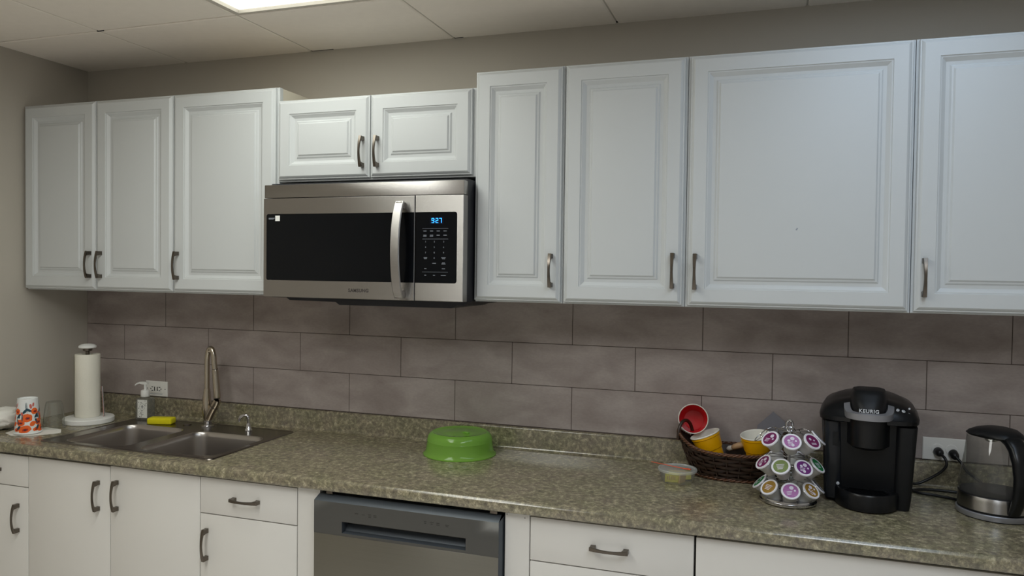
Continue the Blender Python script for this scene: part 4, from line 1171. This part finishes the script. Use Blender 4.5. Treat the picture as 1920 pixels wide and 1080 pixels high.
s.rings([pl3(plan(.046, .005, .1265, 3), .255), pl3(plan(.047, .005, .1282, 3), .272), [(x, y, .288) for x, y in plan(.047, .010, .126, 3)], [(x, y, .304) for x, y in plan(.0485, .020, .110, 3.2)], [(x, y, .318) for x, y in plan(.046, .022, .094, 3.4)], [(x, y, .327) for x, y in plan(.041, .020, .084, 3.4)], [(x, y, .330) for x, y in plan(.030, .012, .068, 3)]], True, True, True, CM)
s.build('lid', t, smooth=40)
s = MB().mat('silver_plastic')
outer_, inner_ = [], []
for k in range(33):
    a = PI*(k/32); ca, sa = math.cos(a), math.sin(a)
    e = 2.5; r = (abs(ca)**e+abs(sa)**e)**(-1/e)
    outer_.append((.065*r*ca, .052+.087*r*sa)); inner_.append((.0490*r*ca, .050+.0785*r*sa))
def band(z0, z1):
    out = []
    lift = lambda y: .016*max(0, (.10-y))/.05
    return ([(x, y, z0+lift(y)) for x, y in outer_], [(x, y, z1+lift(y)) for x, y in outer_], [(x, y, z1+.003+lift(y)) for x, y in inner_], [(x, y, z0+lift(y)) for x, y in inner_])
L0, L1, L2, L3 = band(.254, .271)
s.rings([L0, L1, L2, L3, L0], close=False, mtx=CM)
for e in (0, -1): s.face([s.bm.verts.new(CM @ Vector(L[e])) for L in (L0, L1, L2, L3)])
s.build('lid_handle', t, smooth=40)
s = MB().mat('letter_silver')
text_into(s, 'KEURIG', .0136, CM @ Matrix.Translation((0, .1278, .2795)) @ Matrix.Rotation(math.radians(90), 4, 'X') @ Matrix.Diagonal((1, 1, -1, 1)), depth=.0008, spacing=1.12, bold=.0003)
s.build('brand_lettering', t, smooth=0)
s = MB()
for x, y, z, r in ((.074, .064, .2800, .0036), (.088, .060, .2765, .0044), (.103, .055, .2705, .0050), (.104, .034, .2810, .0024)):
    mt = CM @ Matrix.Translation((x, y, z)) @ Matrix.Rotation(-.25, 4, 'X') @ Matrix.Rotation(.35, 4, 'Y')
    s.mat('letter_silver'); s.lathe([(r*1.15, -.006), (r*1.15, .001), (r*.85, .0022), (r*.75, .0016)], mt, 16)
    s.mat('black_gloss'); s.lathe([(r*.75, .0016), (.0002, .002)], mt, 16)
s.mat('key_gray')
s.build('brew_buttons', t, smooth=40)

def plug_and_cord(parent, px, pz, cord_pts, lean):
    s = MB().mat('cord'); y = -.0029-.0076
    s.lathe([(.0125, 0), (.0135, .003), (.0125, .016), (.0095, .024), (.006, .027)], axis_mtx((px, y-.0002, pz), (lean[0], -1, lean[1])), 20, True, True)
    pts = [Vector(p) for p in cord_pts]
    sm = []
    for i in range(len(pts)-1):
        p0, p1, p2, p3 = pts[max(i-1, 0)], pts[i], pts[i+1], pts[min(i+2, len(pts)-1)]
        for k in range(6):
            u = k/6
            sm.append(.5*((2*p1)+(p2-p0)*u+(2*p0-5*p1+4*p2-p3)*u*u+(3*p1-p0-3*p2+p3)*u**3))
    sm.append(pts[-1])
    s.tube(sm, .0042, 10)
    s.build('power_cord', parent, smooth=60)
zc_ = ZC+.0048
plug_and_cord(t, 3.4384, 1.0255, [(3.441, -.034, 1.023), (3.452, -.050, 1.012), (3.455, -.055, .993), (3.440, -.052, .970), (3.405, -.050, .943), (3.370, -.055, .928), (3.330, -.068, .940), (3.296, -.095, .957)], (.15, -.1))

# ------------------------------------------------------------------ kettle
KTX, KTY = 3.536, -.258
t = thing('kettle', (KTX, KTY, ZC), 'glass electric kettle with black handle and steel base at the right end', 'kettle')
KM = Matrix.Translation((KTX, KTY, ZC))
s = MB().mat('black_satin'); s.lathe([(.080, .0006), (.0925, .0006), (.0945, .003)], KM, 56, True)
s.mat('silver_plastic'); s.lathe([(.0945, .003), (.0945, .0155), (.0925, .0175), (.0005, .0178)], KM, 56)
s.build('power_base', t, smooth=40)
s = MB().mat('black_satin'); s.lathe([(.088, .0185), (.0915, .0195), (.0915, .0235)], KM, 56, True)
s.mat('steel'); s.lathe([(.0918, .0235), (.0912, .050), (.0905, .0605)], KM, 56)
s.mat('black_satin'); s.lathe([(.0905, .0605), (.0890, .0630), (.0860, .0640), (.0005, .0640)], KM, 56)
s.build('heating_base', t, smooth=40)
s = MB().mat('clear')
HD = Vector((.24, -.97, 0)).normalized(); SP = Vector((-.93, .10, 0)).normalized()
prof = [(.0885, .0645), (.0900, .080), (.0882, .100), (.0820, .130), (.0735, .160), (.0640, .190), (.0578, .210), (.0560, .216)]
loops = []
NS = 64
for r, z in prof:
    row = []
    for i in range(NS):
        a = 2*PI*i/NS; d = Vector((math.cos(a), math.sin(a), 0)); k = max(0, d.dot(SP))**6
        rr_ = r+k*.016*max(0, (z-.14)/.076)
        row.append(Vector((KTX, KTY, ZC+z))+d*rr_)
    loops.append(row)
s.rings(loops)
s.build('glass_jug', t, smooth=60)
s = MB().mat('black_satin')
def lid_ring(rm, z, ext_h, ext_s):
    row = []
    for i in range(48):
        a = 2*PI*i/48; d = Vector((math.cos(a), math.sin(a), 0))
        rr_ = rm+ext_h*max(0, d.dot(HD))**4+ext_s*max(0, d.dot(SP))**6
        row.append(Vector((KTX, KTY, ZC+z))+d*rr_)
    return row
s.rings([lid_ring(.050, .214, 0, 0), lid_ring(.0575, .2165, .016, .010), lid_ring(.0595, .222, .030, .015), lid_ring(.0575, .229, .030, .010), lid_ring(.049, .236, .022, .002), lid_ring(.031, .2405, .010, 0), lid_ring(.010, .2420, 0, 0)], True, True, True)
s.build('lid', t, smooth=50)
s = MB().mat('black_plastic')
SW = Vector((-HD.y, HD.x, 0))
hp = [(.052, .222, .024, .010), (.082, .217, .0235, .014), (.104, .200, .0225, .0155), (.119, .168, .021, .0145), (.125, .130, .0195, .013), (.121, .092, .018, .0115), (.110, .060, .016, .010), (.099, .036, .0155, .007), (.0945, .0245, .015, .0035)]
loops = []
for i, (r, z, w, th) in enumerate(hp):
    p = Vector((KTX, KTY, ZC))+HD*r+Vector((0, 0, z))
    a = hp[max(i-1, 0)]; c = hp[min(i+1, len(hp)-1)]
    tg = (HD*(c[0]-a[0])+Vector((0, 0, c[1]-a[1]))).normalized(); nn = SW.cross(tg).normalized()
    loops.append([p+SW*w*math.copysign(abs(math.cos(q))**.7, math.cos(q))+nn*th*math.copysign(abs(math.sin(q))**.7, math.sin(q)) for q in [2*PI*k/18 for k in range(18)]])
s.rings(loops, True, True, True)
s.build('handle', t, smooth=50)
s = MB().mat('chrome'); s.lathe([(.0005, .204), (.012, .205), (.017, .209), (.018, .2140)], Matrix.Translation((KTX-.018, KTY-.02, ZC)), 24)
s.build('lid_vent', t)
plug_and_cord(t, 3.4796, 1.0240, [(3.484, -.034, 1.017), (3.498, -.045, 1.000), (3.512, -.052, .978), (3.545, -.060, .952), (3.560, -.075, .930), (3.535, -.090, zc_), (3.49, -.078, zc_), (3.44, -.072, zc_), (3.39, -.078, zc_), (3.358, -.10, zc_), (3.37, -.122, zc_), (3.41, -.135, zc_), (3.46, -.160, zc_), (3.472, -.190, ZC+.0062)], (.25, -.45))

# ------------------------------------------------------------------ camera and view
cam = bpy.data.cameras.new('camera'); co = bpy.data.objects.new('camera', cam); COL.objects.link(co)
Rv, Uv, Fv = Vector((.947007637, .32096056, .012682813)), Vector((-.019834764, .019023055, .999622281)), Vector((-.320598061, .946901496, -.024381155))
mw = Matrix((Rv, Uv, -Fv)).transposed().to_4x4(); mw.translation = Vector((2.9413, -2.68238, 1.57283)); co.matrix_world = mw
cam.sensor_width = 36; cam.lens = 1439.84/1920*36; cam.clip_start = .02
sc.camera = co
w = bpy.data.worlds.new('world'); sc.world = w; w.use_nodes = True
w.node_tree.nodes['Background'].inputs[0].default_value = (.02, .02, .022, 1)
sc.view_settings.view_transform = 'Standard'; sc.view_settings.look = 'None'; sc.view_settings.gamma = 1
sc.view_settings.use_curve_mapping = False; sc.view_settings.exposure = .17
sc.cycles.use_denoising = True
sc.cycles.max_bounces = 10; sc.cycles.transparent_max_bounces = 16
sc.cycles.sample_clamp_indirect = 6
